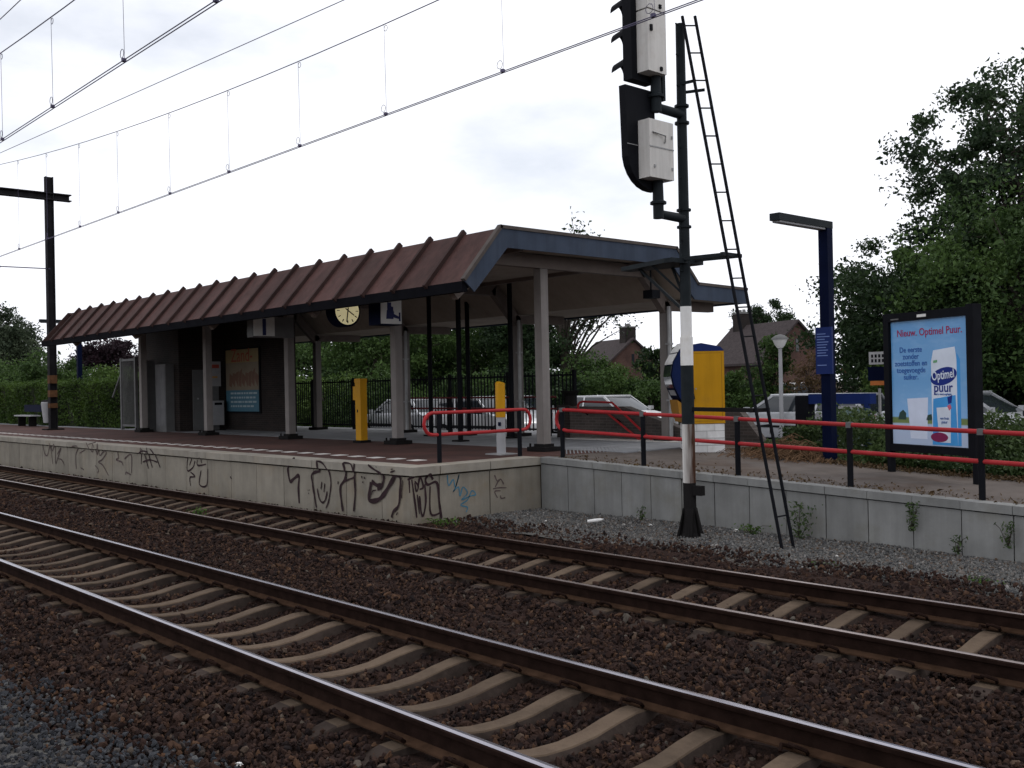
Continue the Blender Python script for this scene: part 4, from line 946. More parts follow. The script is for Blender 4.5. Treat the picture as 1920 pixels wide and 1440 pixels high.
# upper three-lamp signal head
q = MB(); q.box((xb-.20, 10.12, 5.97), (xb-.05, 10.56, 8.2)); hd = T.part('signal_head', q, M['black'])
for zz in (6.22, 6.62, 7.02, 7.42):
    q = MB(); n = 10; pts_o = [(10.30+.12*math.cos(math.pi*i/n), zz+.13*math.sin(math.pi*i/n)) for i in range(n+1)]
    for (ya, za), (yb, zb_) in zip(pts_o[:-1], pts_o[1:]):
        q.add([(xb-.20, ya, za), (xb-.20, yb, zb_), (xb-.46, yb, zb_-.06), (xb-.46, ya, za-.06), (xb-.20, ya, za-.012), (xb-.20, yb, zb_-.012), (xb-.46, yb, zb_-.072), (xb-.46, ya, za-.072)], [(0,1,2,3),(7,6,5,4),(0,4,5,1),(2,6,7,3),(0,3,7,4),(1,2,6,5)])
    T.part('hood', q, M['black'], hd)
    q = MB(); q.prism([(10.30+.09*math.cos(2*math.pi*i/14), zz+.01+.09*math.sin(2*math.pi*i/14)) for i in range(14)], 'x', xb-.215, xb-.19); T.part('lens', q, M['glass'], hd)
for z0, z1 in ((6.06, 6.86), (6.88, 7.8)):
    q = MB(); q.box((xb-.05, 10.23, z0), (xb+.14, 10.60, z1)); cb = T.part('cabinet', q, M['box_white'])
    q = MB(); q.box((xb+.138, 10.27, z1-.28), (xb+.16, 10.31, z1-.20)); q.box((xb+.138, 10.46, z0+.03), (xb+.16, 10.50, z0+.08)); T.part('latch', q, M['black'], cb)
q = MB(); q.box((xb-.02, 10.62, 5.75), (xb+.05, 10.68, 7.8)); T.part('conduit_box', q, M['darkgreen'])
q = MB(); q.tube([(mx_+.02, 10.96, 3.5), (mx_+.02, 10.96, 5.7)], .010, 6)
for zz in np.arange(3.5, 6.9, .42): q.bar((mx_+.02, 10.96, zz), (mx_, 11.06, zz), .016)
T.part('conduit', q, M['darkgreen'])
# working platform with braces
q = MB(); q.prism([(-9.72, 10.98), (-8.72, 10.72), (-8.58, 10.72), (-8.58, 11.40), (-8.72, 11.40), (-9.72, 11.18)], 'z', 3.60, 3.66); T.part('work_platform', q, M['darkgreen'])
q = MB(); q.bar((-9.45, 11.05, 3.62), (mx_-.05, my_, 2.98), .035); q.bar((-9.05, 10.85, 3.62), (mx_-.05, my_, 3.2), .03); q.bar((-9.05, 11.3, 3.62), (mx_-.05, my_, 3.2), .03); T.part('brace', q, M['darkgreen'])
q = MB(); q.bar((mx_, 10.98, 3.66), (-7.98, 11.10, 3.66), .05, .05); q.bar((mx_, 11.22, 3.66), (-7.98, 11.38, 3.66), .05, .05); q.bar((-7.98, 11.0, 3.66), (-7.98, 11.42, 3.66), .05); T.part('ladder_arm', q, M['darkgreen'])
q = MB(); q.bar((mx_, my_, 1.62), (-7.62, 11.22, 1.60), .05, .055); q.bar((-7.64, 11.1, 1.60), (-7.64, 11.48, 1.60), .05); T.part('ladder_arm', q, M['shoe'])
q = MB(); q.bar((mx_, 11.03, 6.05), (-8.42, 11.10, 6.06), .035); q.bar((mx_, 11.15, 5.96), (-8.42, 11.30, 5.97), .035); T.part('ladder_arm', q, M['darkgreen'])
# ladder
T = Thing('mast_ladder', 'tall thin black steel ladder leaning against the signal mast', 'ladder', (-7.28, 11.3, -.18))
pb = [Vector((-7.26, 11.16, -.20)), Vector((-7.26, 11.42, -.20))]; pt = [Vector((-8.56, 11.02, 6.95)), Vector((-8.50, 11.22, 6.98))]
for a_, b_ in zip(pb, pt):
    q = MB(); q.tube([a_, b_], .022, 8); T.part('ladder_rail', q, M['black'], smooth=True)
for i in range(18):
    f_ = (.45+i*.392)/7.25
    if i in (1, 2): continue
    q = MB(); q.tube([pb[0].lerp(pt[0], f_), pb[1].lerp(pt[1], f_)], .011, 6); T.part('rung', q, M['black'])

# ------------------------------------------------------------------ platform lamps
def lamp(loc, label, rotz=0, armL=1.5):
    T = Thing('platform_lamp', label, 'lamp', loc, rotz=rotz, local=True, group='flat-armed platform lamp posts')
    q = MB(); q.box((-.085, -.085, 0), (.085, .085, 4.0)); T.part('post', q, M['darkblue'])
    q = MB(); q.box((-.09, -armL, 3.93), (.09, .088, 4.045)); a_ = T.part('arm', q, M['darkgreen'])
    q = MB(); q.box((-.07, -armL+.05, 3.90), (.07, -.12, 3.929)); T.part('diffuser', q, M['lightgrey'], a_)
    return T
TL = lamp((-9.01, 15.32, .58), 'dark blue angled platform lamp post with small blue notice panel')
q = MB(); q.box((-.15, -.13, 1.50), (.15, -.086, 2.28)); T0 = TL.part('notice_panel', q, M['blue'])
q = MB()
for k in range(9):
    z_ = 2.16-k*.045; q.box((-.12, -.133, z_), (random.uniform(.02, .12), -.13, z_+.014))
q.box((-.12, -.133, 1.64), (.05, -.13, 1.655)); TL.part('print', q, plain('print_paleblue', (.14, .20, .42)), T0)
lp2 = Thing('platform_lamp', 'dark lamp post with flat arm standing behind the hedge', 'lamp', (-42.07, 14.6, .98), local=True, group='flat-armed platform lamp posts')
for ch in TL.o.children:
    if ch.name.startswith(('post', 'arm')): link_copy(ch, lp2.o)

# ------------------------------------------------------------------ advertising panel
A0, A1 = Vector((-7.62, 14.66, 0)), Vector((-5.95, 13.99, 0))     # left and right edge in plan
ux = (A1-A0); wid = ux.length; ang = math.atan2(ux.y, ux.x)
T = Thing('advert_panel', 'free standing dark blue advertising display with light blue dairy poster', 'advert', (A0.x, A0.y, .53), rotz=ang, local=True)
H0, H1 = .44, 2.40                       # frame bottom and top above base
q = MB(); q.box((0, -.07, .34), (.11, .07, 2.43)); q.box((.01, -.045, -.2), (.085, .045, .34)); T.part('frame_post', q, M['black'])
q = MB(); q.box((wid-.15, -.075, .34), (wid-.02, .075, 2.45)); q.box((wid-.11, -.045, -.3), (wid-.03, .045, .34)); T.part('frame_post', q, M['black'])
q = MB(); q.box((.11, -.068, 2.30), (wid-.15, .068, 2.42)); T.part('frame_bar', q, M['black'])
q = MB(); q.box((.11, -.068, .36), (wid-.15, .068, .46)); T.part('frame_bar', q, M['black'])
q = MB(); q.box((.12, -.02, .455), (wid-.18, .06, 2.305)); T.part('back_panel', q, M['black'])
px0, px1, pz0, pz1 = .125, wid-.165, .47, 2.30
PWd = px1-px0
pm = bpy.data.materials.new('poster_print'); pm.use_nodes = True
t = pm.node_tree; b = t.nodes['Principled BSDF']; b.inputs['Roughness'].default_value = .25
tcn = t.nodes.new('ShaderNodeTexCoord'); sp = t.nodes.new('ShaderNodeSeparateXYZ'); t.links.new(tcn.outputs['Object'], sp.inputs[0])
mr = t.nodes.new('ShaderNodeMapRange'); mr.inputs['From Min'].default_value = pz0; mr.inputs['From Max'].default_value = pz1; t.links.new(sp.outputs['Z'], mr.inputs['Value'])
nz = t.nodes.new('ShaderNodeTexNoise'); nz.inputs['Scale'].default_value = 2.2; nz.inputs['Detail'].default_value = 5
mpn = t.nodes.new('ShaderNodeMapping'); mpn.inputs['Scale'].default_value = (1, 1, 2.4); t.links.new(tcn.outputs['Object'], mpn.inputs[0]); t.links.new(mpn.outputs[0], nz.inputs['Vector'])
rp_ = t.nodes.new('ShaderNodeValToRGB'); e = rp_.color_ramp.elements
e[0].position = 0; e[0].color = (.42, .50, .66, 1); e[1].position = 1; e[1].color = (.11, .31, .60, 1)
for pos, col in ((.165, (.42, .52, .70)), (.175, (.16, .22, .06)), (.215, (.14, .20, .07)), (.225, (.22, .44, .74)), (.5, (.12, .33, .62))):
    k_ = e.new(pos); k_.color = (*col, 1)
t.links.new(mr.outputs[0], rp_.inputs['Fac'])
mxn = t.nodes.new('ShaderNodeMix'); mxn.data_type = 'RGBA'; rr_ = t.nodes.new('ShaderNodeValToRGB'); rr_.color_ramp.elements[0].position = .5; rr_.color_ramp.elements[1].position = .8; rr_.color_ramp.elements[1].color = (.32, .32, .32, 1)
t.links.new(nz.outputs['Fac'], rr_.inputs['Fac']); t.links.new(rr_.outputs['Color'], mxn.inputs['Factor']); t.links.new(rp_.outputs['Color'], mxn.inputs['A']); mxn.inputs['B'].default_value = (.42, .60, .80, 1)
t.links.new(mxn.outputs['Result'], b.inputs['Base Color'])
q = MB(); q.box((px0, -.028, pz0), (px1, -.021, pz1)); poster = T.part('poster', q, pm)
def P2(u, v): return (px0+u*PWd, pz1-v*(pz1-pz0))         # u,v in 0..1 from top-left
def pflat(name, uv, mm, layer, par=poster):
    q = MB(); q.prism([P2(*p_) for p_ in uv], 'y', -.0285-layer*.0012, -.028); return T.part(name, q, mm, par)
c_white = plain('print_white', (.62, .68, .78)); c_glass = plain('print_milk', (.60, .66, .80)); c_navy = plain('print_navy', (.012, .028, .20)); c_blue = plain('print_blue', (.06, .30, .66)); c_pink = plain('print_pink', (.55, .12, .18)); c_berry = plain('print_berry', (.20, .02, .08)); c_tree = plain('print_darktree', (.03, .06, .05))
pflat('print', [(.10,.745),(.15,.72),(.19,.745),(.19,.80),(.08,.80)], c_tree, 1)
pflat('print', [(.48,.76),(.53,.75),(.55,.80),(.46,.80)], c_tree, 1)
pflat('print', [(.21,.63),(.49,.62),(.47,.95),(.25,.95)], c_glass, 1)                    # glass of milk
pflat('print', [(.86,.28),(.90,.33),(.90,.99),(.84,.99)], c_blue, 1)                     # carton shadow side
pflat('print', [(.57,.25),(.84,.23),(.86,.33),(.86,.99),(.54,.99),(.54,.34)], c_white, 2)  # carton
pflat('print', [(.56,.63),(.84,.60),(.86,.99),(.54,.99)], c_blue, 3)
pflat('print', [(.60,.70),(.78,.69),(.77,.97),(.63,.97)], c_white, 4)
ell = [(.695+.165*math.cos(a_)*1.0, .455-.05*math.cos(a_)*.45+.068*math.sin(a_)) for a_ in np.linspace(0, 2*math.pi, 28, endpoint=False)]
pflat('print', ell, c_navy, 4)
pflat('print', [(.74,.62),(.80,.60),(.79,.66),(.75,.67)], c_navy, 5); pflat('print', [(.735,.685),(.775,.67),(.79,.70),(.76,.72)], c_pink, 6)
bl = [(.63+.11*math.cos(a_), .93+.038*math.sin(a_)) for a_ in np.linspace(0, 2*math.pi, 18, endpoint=False)]
pflat('print', bl, c_berry, 6)
pflat('print', [(.57,.33),(.62,.325),(.62,.345),(.57,.35)], plain('print_green', (.15, .35, .18)), 4)
pl_ = (0, 0, 0)
def ptext(s_, u, v, size, mm, layer=5, align='CENTER', rot=0.0, sx=1.0):
    x_, z_ = P2(u, v)
    return text_part('lettering', s_, size, (x_, -.0285-layer*.0012-.001, z_), (math.cos(rot), 0, math.sin(rot)), (-math.sin(rot), 0, math.cos(rot)), mm, poster, pl_, align, sx, size*.012)
c_rtxt = plain('print_crimson', (.30, .03, .10)); c_btxt = plain('print_textblue', (.03, .10, .34))
ptext('Nieuw. Optimel Puur.', .51, .125, .150, c_rtxt, 1, sx=.96)
for i_, s_ in enumerate(('De eerste', 'zonder', 'zoetstoffen en', 'toegevoegde', 'suiker.')): ptext(s_, .27, .255+i_*.055, .115, c_btxt, 1)
ptext('Optimel', .695, .475, .18, c_white, 6, rot=.10, sx=.72); ptext('puur', .69, .575, .19, c_navy, 5); ptext('zero toevoegingen', .69, .60, .042, c_btxt, 5)
ptext('van fruit', .70, .79, .05, c_btxt, 6); ptext('puur', .70, .82, .06, c_btxt, 6)
q = MB(); q.box((.72, -.072, 2.335), (.90, -.068, 2.375)); T.part('plate', q, M['white'])
q = MB(); q.box((.17, -.071, 2.325), (.34, -.069, 2.345)); T.part('plate', q, M['grey'])

# ------------------------------------------------------------------ small street furniture behind
T = Thing('street_lamp', 'white garden style lamp post with saucer hood beyond the railing', 'lamp', (-16.2, 25.0, -.44))
lx, ly = -16.2, 25.0
q = MB(); q.tube([(lx, ly, -.44), (lx, ly, 2.95)], [.07, .05], 10); T.part('post', q, M['lightgrey'], smooth=True)
q = MB(); q.lathe([(.07, 2.92), (.14, 3.0), (.20, 3.14), (.22, 3.17)], (lx, ly, 0), 16); T.part('shade', q, M['white'], smooth=True)
q = MB(); q.lathe([(.25, 3.17), (.23, 3.21), (.13, 3.28), (.03, 3.31)], (lx, ly, 0), 16); T.part('hood', q, M['grey'], smooth=True)
q = MB(); q.tube([(lx+.3, ly, -.44), (lx+.3, ly, .55), (lx+1.0, ly, .55), (lx+1.0, ly, -.44)], .03, 6); tag(mk('bicycle_rack', q, M['black']), 'thin black bent tube hoop beside white lamp post', 'bicycle rack')


T = Thing('slot_box_post', 'grey post carrying a slotted grey box left of the advert', 'sign', (-9.55, 18.2, -.44))
q = MB(); q.box((-9.43, 18.15, -.44), (-9.31, 18.27, 2.3)); T.part('post', q, M['lightgrey'])
q = MB(); q.box((-9.78, 18.1, 2.26), (-9.28, 18.3, 2.50)); b_ = T.part('box', q, M['lightgrey'])
q = MB()
for r_ in range(2):
    for k in range(6): q.box((-9.73+k*.072, 18.094, 2.30+r_*.09), (-9.69+k*.072, 18.101, 2.36+r_*.09))
T.part('slot', q, M['black'], b_)
T = Thing('road_sign', 'small dark blue sign with orange band beside the slotted box', 'sign', (-9.85, 18.6, -.44))
q = MB(); q.tube([(-9.85, 18.62, -.44), (-9.85, 18.62, 1.8)], .03, 6); T.part('post', q, M['galv'])
q = MB(); q.box((-10.05, 18.55, 1.95), (-9.62, 18.6, 2.22)); T.part('panel', q, M['darkblue']); q = MB(); q.box((-10.0, 18.545, 1.86), (-9.65, 18.595, 1.945)); T.part('band', q, plain('sign_orange', (.45, .14, .04)))
T = Thing('bicycle_locker', 'dark blue notice stand with poster panel behind the lamp post', 'notice stand', (-12.5, 21.5, -.44))
q = MB(); q.box((-13.55, 21.5, -.44), (-13.2, 21.8, 1.62)); T.part('side', q, M['black'])
q = MB(); q.box((-13.2, 21.52, 1.42), (-11.62, 21.8, 1.66)); T.part('beam', q, M['blue'])
for xx in (-12.5, -11.72):
    q = MB(); q.box((xx-.05, 21.52, -.44), (xx+.05, 21.62, 1.42)); T.part('post', q, M['blue'])
q = MB(); q.box((-12.42, 21.52, .2), (-11.80, 21.56, 1.38)); p_ = T.part('panel', q, M['lightgrey'])
q = MB(); q.box((-12.37, 21.512, .26), (-11.85, 21.519, 1.30)); T.part('print', q, plain('print_greenish', (.16, .22, .22)), p_)
q = MB(); q.prism([(-12.15, .3), (-12.0, .3), (-12.02, 1.1), (-12.1, 1.15)], 'y', 21.505, 21.513); T.part('print', q, plain('print_figure', (.35, .42, .55)), p_)
for xx in (-13.0, -12.72):
    q = MB(); q.box((xx-.07, 21.6, -.3), (xx+.07, 21.64, 1.2)); T.part('panel', q, M['lightgrey'])
tag(mk('pink_sheet', MB().box((-10.15, 19.4, -.35), (-9.45, 19.8, .32)), plain('pink_cloth', (.75, .25, .24))), 'pale pink board just above the bushes left of the advert', 'board')

# parked cars beyond the platform
def bev(mb, w=.05, seg=2):
    me = bpy.data.meshes.new('tmp'); me.from_pydata(mb.v, [], mb.f); bm = bmesh.new(); bm.from_mesh(me); bmesh.ops.remove_doubles(bm, verts=bm.verts, dist=1e-5)
    bmesh.ops.recalc_face_normals(bm, faces=bm.faces); bmesh.ops.bevel(bm, geom=bm.edges[:], offset=w, segments=seg, profile=.6, affect='EDGES', clamp_overlap=True)
    bm.verts.index_update(); o_ = MB(); o_.v = [tuple(v_.co) for v_ in bm.verts]; o_.f = [tuple(v_.index for v_ in f_.verts) for f_ in bm.faces]; o_.m = [0]*len(o_.f); bm.free(); bpy.data.meshes.remove(me); return o_
def car_paint(name, col):
    return mat(name, col, .28, metal=.35, var=.04, scale=1.0, spec=.5)
M['car_silver'] = car_paint('car_silver', (.50, .51, .53)); M['car_white'] = car_paint('car_white', (.66, .66, .67)); M['car_grey'] = car_paint('car_grey', (.34, .355, .38)); M['car_dark'] = car_paint('car_dark', (.02, .022, .028))
M['tyre'] = mat('tyre', (.012, .012, .012), .9); M['tail_red'] = mat('tail_red', (.30, .01, .01), .3, spec=.5); M['lamp_clear'] = mat('lamp_clear', (.5, .5, .52), .15, spec=.6)
CZ = .14
def car(cx, cy, paint, label, L=4.35, H=1.47, wagon=False, flip=False, rot=0.0):
    T = Thing('parked_car', label, 'car', (cx, cy, CZ), rotz=rot+(math.pi if flip else 0), group='cars parked beyond the platform', local=True)
    h = L/2; b = .86
    low = [(-h, .35), (-h+.05, .22), (h-.08, .22), (h, .38), (h-.04, .66), (h-.22, .80), (h-1.05, .95), (-h+.25, 1.0), (-h+.04, .90)]
    q = MB(); q.prism(low, 'y', -b, b); T.part('body', bev(q, .07), M[paint], smooth=True)
    # greenhouse: glass block with body coloured roof and pillars; +x is the bonnet end
    xr = -h+.10 if wagon else -h+.30
    rt0 = -h+.35 if wagon else -h+.85
    base = [(xr, .96), (h-1.15, .95)]; top = [(rt0, H-.05), (h-1.95, H-.03)]
    bw, tw = b-.06, b-.20
    def gh(inset, z0, z1):
        f0 = (z0-.95)/(H-.04-.95); f1 = (z1-.95)/(H-.04-.95); o_ = []
        for f_ in (f0, f1):
            xa = base[0][0]+(top[0][0]-base[0][0])*f_; xb_ = base[1][0]+(top[1][0]-base[1][0])*f_; ww = bw+(tw-bw)*f_-inset
            o_ += [(xa+inset, -ww, z0 if f_ == f0 else z1), (xb_-inset, -ww, z0 if f_ == f0 else z1), (xb_-inset, ww, z0 if f_ == f0 else z1), (xa+inset, ww, z0 if f_ == f0 else z1)]
        q_ = MB(); q_.add(o_, [(0,3,2,1),(4,5,6,7),(0,1,5,4),(1,2,6,5),(2,3,7,6),(3,0,4,7)]); return q_
    T.part('window', bev(gh(0, .93, H-.05), .03), M['glass'], smooth=True)
    q = MB(); q.box((top[0][0]-.03, -tw-.01, H-.075), (top[1][0]+.05, tw+.01, H)); T.part('roof', bev(q, .035), M[paint], smooth=True)
    for sy in (-1, 1):
        def pil(f, w_=.07):
            q_ = MB(); xa = base[0][0]+(base[1][0]-base[0][0])*f; xb_ = top[0][0]+(top[1][0]-top[0][0])*f
            q_.bar((xa, sy*(bw+.004), .94), (xb_, sy*(tw+.006), H-.04), w_, .03, up=(0, 1, 0)); T.part('pillar', q_, M[paint])
        pil(0.02, .14); pil(.40, .06); pil(.98, .07)
        for wx in (-h+.78, h-.82):
            q = MB(); n = 20
            q.prism([(wx+.31*math.cos(2*math.pi*i/n), .31+.31*math.sin(2*math.pi*i/n)) for i in range(n)], 'y', sy*(b-.17), sy*(b+.012)); wl = T.part('wheel', q, M['tyre'])
            q = MB(); q.prism([(wx+.20*math.cos(2*math.pi*i/n), .31+.20*math.sin(2*math.pi*i/n)) for i in range(n)], 'y', sy*(b+.008), sy*(b+.022)); T.part('rim', q, M['galv'], wl)
        q = MB(); q.box((-h-.005, sy*.55 if sy > 0 else -.80, .72), (-h+.12, sy*.80 if sy > 0 else -.55, .88)); T.part('tail_light', q, M['tail_red'])
        q = MB(); q.box((h-.16, sy*.50 if sy > 0 else -.80, .60), (h+.0, sy*.80 if sy > 0 else -.50, .72)); T.part('headlight', q, M['lamp_clear'])
        q = MB(); q.box((h-1.35, sy*(b+.0) if sy > 0 else -b-.16, .98), (h-1.22, sy*(b+.16) if sy > 0 else -b, 1.10)); T.part('mirror', q, M[paint])
        q = MB()
        for dx in (-.62, .48): q.box((dx, sy*(b+.001)-.004, .32), (dx+.012, sy*(b+.001)+.004, .96))
        q.box((-h+.9, sy*(b+.006)-.008, .52), (h-.95, sy*(b+.006)+.008, .58)); T.part('door_seam', q, M['tyre'])
    return T
car(-30.9, 22.6, 'car_silver', 'silver car at left behind the bar fence, its nose towards the yellow validator', flip=True)
car(-26.0, 22.5, 'car_white', 'pale car behind the fence between the black posts and the slim validator', wagon=True, H=1.52)
car(-28.6, 26.2, 'car_silver', 'silver car behind the pier of the stair wall', wagon=True, H=1.50)
car(-23.6, 26.1, 'car_white', 'white car directly behind the red stair handrail', H=1.48)
car(-16.2, 26.0, 'car_silver', 'silver grey estate car behind the white street lamp', L=5.0, wagon=True, H=1.47, flip=True)
car(-11.4, 26.2, 'car_silver', 'silver car behind the blue notice stand', L=4.4, H=1.49)
car(-7.6, 23.6, 'car_dark', 'dark car showing its bright windscreen right of the advert panel', L=4.5, H=1.52, wagon=True, rot=R(-100))
T = Thing('stair_wall', 'short dark brick parapet with sloping end right of the ticket machine', 'wall', (-12.4, 17.2, .6))
q = MB(); q.prism([(-13.2, .4), (-11.6, .4), (-11.6, .75), (-12.18, 1.40), (-13.2, 1.42)], 'y', 17.25, 17.45); T.part('wall', q, M['brick_grey'])
T = Thing('handrail', 'dark red double handrail along the black fence behind the platform', 'handrail', (-21.7, 17.4, PZ))
for zz in (1.71, 1.42):
    q = MB(); q.tube([(-24.0, 17.4, zz), (-17.6, 17.4, zz)], .024, 8); T.part('rail_tube', q, M['red_dark'], smooth=True)
for xx in (-23.8, -21.8, -19.8, -17.8):
    q = MB(); q.tube([(xx, 17.4, PZ), (xx, 17.4, 1.70)], .024, 8); T.part('rail_post', q, M['black'])
t0 = None
for i in range(16):   # ribbed tactile strip in the paving near the stairs
    f_ = i/15; a_ = Vector((-12.9, 13.0, 0)).lerp(Vector((-12.6, 14.15, 0)), f_)
    q = MB(); q.bar((a_.x-1.0, a_.y+1.0, rampz(a_.x)+.008), (a_.x, a_.y, rampz(a_.x)+.004), .022, .010); mk('ribbed_tile', q, M['floor'], pl)

# ------------------------------------------------------------------ catenary
T = Thing('catenary_mast', 'dark steel overhead line mast with cross beam at left', 'catenary mast', (-39.07, 12.58, PZ))
x_, y_ = -39.07, 12.58
q = MB()
for s_ in (-1, 1): q.box((x_-.12, y_+s_*.12-.012, PZ), (x_+.12, y_+s_*.12+.012, 10.07))
q.box((x_-.012, y_-.11, PZ), (x_+.012, y_+.11, 10.07)); T.part('mast', q, M['maststeel'])
q = MB(); q.box((x_-.13, -12, 9.22), (x_+.13, 13.35, 9.26)); q.box((x_-.13, -12, 9.44), (x_+.13, 13.35, 9.48)); q.box((x_-.02, -12, 9.26), (x_+.02, 13.3, 9.44)); T.part('cross_beam', q, M['maststeel'])
q = MB(); q.bar((x_, y_, 6.68), (x_, 8.0, 6.62), .035); T.part('registration_arm', q, M['wire'])
q = MB(); q.lathe([(.02, 0), (.05, .03), (.05, .25), (.02, .28)], (0, 0, 0), 8); q.v = [(x_+v_[0], 10.6+v_[2], 6.65+v_[1]) for v_ in q.v]; T.part('insulator', q, M['shoe'])
for z0, z1 in ((2.45, 2.75), (1.95, 2.2), (1.55, 1.72)):
    q = MB(); q.box((x_-.122, y_-.137, z0), (x_+.122, y_-.133, z1)); q.box((x_+.121, y_-.13, z0), (x_+.125, y_+.13, z1)); T.part('painted_band', q, M['rust'])
q = MB(); q.box((x_-.3, y_-.3, PZ), (x_+.3, y_+.3, PZ+.05)); T.part('base', q, M['shoe'])
T = Thing('litter_bin', 'pale grey litter bin hung on the catenary mast', 'bin', (-39.4, 12.5, 1.2))
q = MB(); q.lathe([(.13, 1.0), (.2, 1.6), (.21, 1.75), (.17, 1.78)], (-39.47, 12.5, 0), 12); T.part('body', q, M['lightgrey'], smooth=True)
q = MB(); q.lathe([(.18, 1.78), (.18, 1.82), (.05, 1.86)], (-39.47, 12.5, 0), 12); T.part('lid', q, M['shoe'])
T = Thing('bench', 'low dark platform bench with light seat edge before the hedge', 'bench', (-45.5, 13.6, PZ))
q = MB(); q.box((-46.6, 13.4, PZ+.42), (-44.4, 13.8, PZ+.47)); T.part('seat', q, M['lightgrey'])
for xx in (-46.2, -44.8):
    q = MB(); q.box((xx-.04, 13.45, PZ), (xx+.04, 13.75, PZ+.42)); T.part('leg', q, M['shoe'])
q = MB(); q.box((-46.6, 13.82, PZ+.6), (-44.4, 13.86, PZ+.9)); T.part('backrest', q, M['darkblue'])

# wires: contact + messenger + droppers (each line one thing)
def mess_z(x): # sagging messenger fitted to the photo, lowest near x = -6
    return 6.80 + 0.0026*(x+6)**2 if x > -39 else 6.80+.0026*33**2
def line(y, zc, label, dx, off=0.0, mlow=6.80):
    T = Thing('overhead_line', label, 'overhead wire', (-39, y, zc))
    q = MB(); xs = np.linspace(-80, 12, 60)
    for o_ in (-.02, .02): q.tube([(x_, y+o_, zc) for x_ in (-80, -39, -20, 0, 12)], .0062, 5)
    T.part('contact_wire', q, M['wire'])
    q = MB(); f = lambda x_: mlow + .0026*((x_+off) if x_ > -39 else (-78-x_+off))**2
    q.tube([(x_, y, f(x_)) for x_ in xs], .0075, 5); T.part('messenger_wire', q, M['wire'])
    for x_ in dx:
        q = MB(); q.tube([(x_, y, f(x_)), (x_+.02, y, zc)], .003, 4); q.box((x_-.02, y-.022, zc-.004), (x_+.02, y+.022, zc+.035))
        q.tube(arc((x_-.05, y, zc+.10), .05, 0, 2*math.pi, (1,0,0), (0,0,1), 8), .004, 4)
        q.tube(arc((x_+.04, y, f(x_)-.06), .04, 0, 2*math.pi, (1,0,0), (0,0,1), 8), .004, 4); T.part('dropper', q, M['wire'])
line(8.0, 5.68, 'lower overhead line with droppers above the platform track', (-36.5, -31.8, -27.14, -25.0, -22.85, -20.66, -18.16, -15.81, -13.5, -11.25, -8.87, -6.58, -4.3), 7.0, 6.86)
line(4.4, 5.65, 'overhead line with droppers above the nearer track', (-36, -31, -27, -24.5, -22.2, -20, -17.8, -15.6, -13.46, -11.12, -8.89, -6.7, -4.5), 6.0, 6.66)
q = MB(); q.tube([(-60, 3.95, 7.7), (-24.7, 6.91, 7.5), (-12.2, 7.96, 7.5), (10, 9.83, 7.6)], .0065, 5); tag(mk('feeder_wire', q, M['wire']), 'single plain wire crossing between the two overhead lines', 'overhead wire')
q = MB(); q.tube([(-60, 4.3, 7.4), (-14.8, 4.3, 7.26), (10, 4.3, 7.3)], .0065, 5); tag(mk('feeder_wire', q, M['wire']), 'plain wire cutting the top left corner of the picture', 'overhead wire')

# ================================================================== HOUSES
def house(base, ang, Lh, Wh, eave, ridge, label, chim_at):
    T = Thing('brick_house', label, 'house', base, rotz=ang, local=True)
    # local: ridge along x, gable at +x end
    q = MB(); q.box((-Lh/2, -Wh/2, 0), (Lh/2, Wh/2, eave)); q.prism([(-Wh/2, eave), (Wh/2, eave), (0, ridge-.05)], 'x', -Lh/2, Lh/2); T.part('wall', q, M['brick_red'])
    for s_ in (-1, 1):
        q = MB(); sl_ = (ridge-eave)/(Wh/2); ov = .45
        q.prism([(0, ridge), (s_*(Wh/2+ov), eave-ov*sl_), (s_*(Wh/2+ov), eave-ov*sl_+.18), (0, ridge+.18)], 'x', -Lh/2-.2, Lh/2+.25); T.part('roof', q, M['roof_tile'])
    q = MB(); q.box((chim_at-.55, -.5, ridge-.6), (chim_at+.55, .5, ridge+1.05)); c_ = T.part('chimney', q, M['brick_dark'])
    q = MB(); q.box((chim_at-.6, -.55, ridge+1.05), (chim_at+.6, .55, ridge+1.15))
    for k in (-.25, .25): q.tube([(chim_at+k, 0, ridge+1.15), (chim_at+k, 0, ridge+1.4)], .12, 8)
    T.part('chimney_cap', q, M['mortar'], c_)
    q = MB(); q.box((Lh/2-.01, -.12, ridge-2.1), (Lh/2+.03, .12, ridge-1.2)); T.part('vent_slit', q, M['glass'])
    q = MB(); q.box((Lh/2-.01, -1.6, 1.2), (Lh/2+.03, 1.0, 2.4)); f_ = T.part('window', q, M['white']); q = MB(); q.box((Lh/2+.03, -1.5, 1.28), (Lh/2+.04, -.35, 2.32)); q.box((Lh/2+.03, -.25, 1.28), (Lh/2+.04, .9, 2.32)); T.part('pane', q, M['glass'], f_)
    return T

def ax_pt(u, v, t):
    d = _rot(((u-960), F, -(v-720))); return Vector((0,0,CAMH)) + d*(t/F)
house((-43.4, 64.9, -.5), R(-22), 8, 5.4, 4.1, 6.7, 'brick house with grey tiled roof and gable right of the ticket machine', -2.9)
house((-59.4, 66.0, -.5), R(-22), 7, 6.0, 3.7, 6.25, 'brick house with reddish gable seen between canopy post and bush', 2.6)

# ================================================================== TREES AND SHRUBS
GZ = -.5
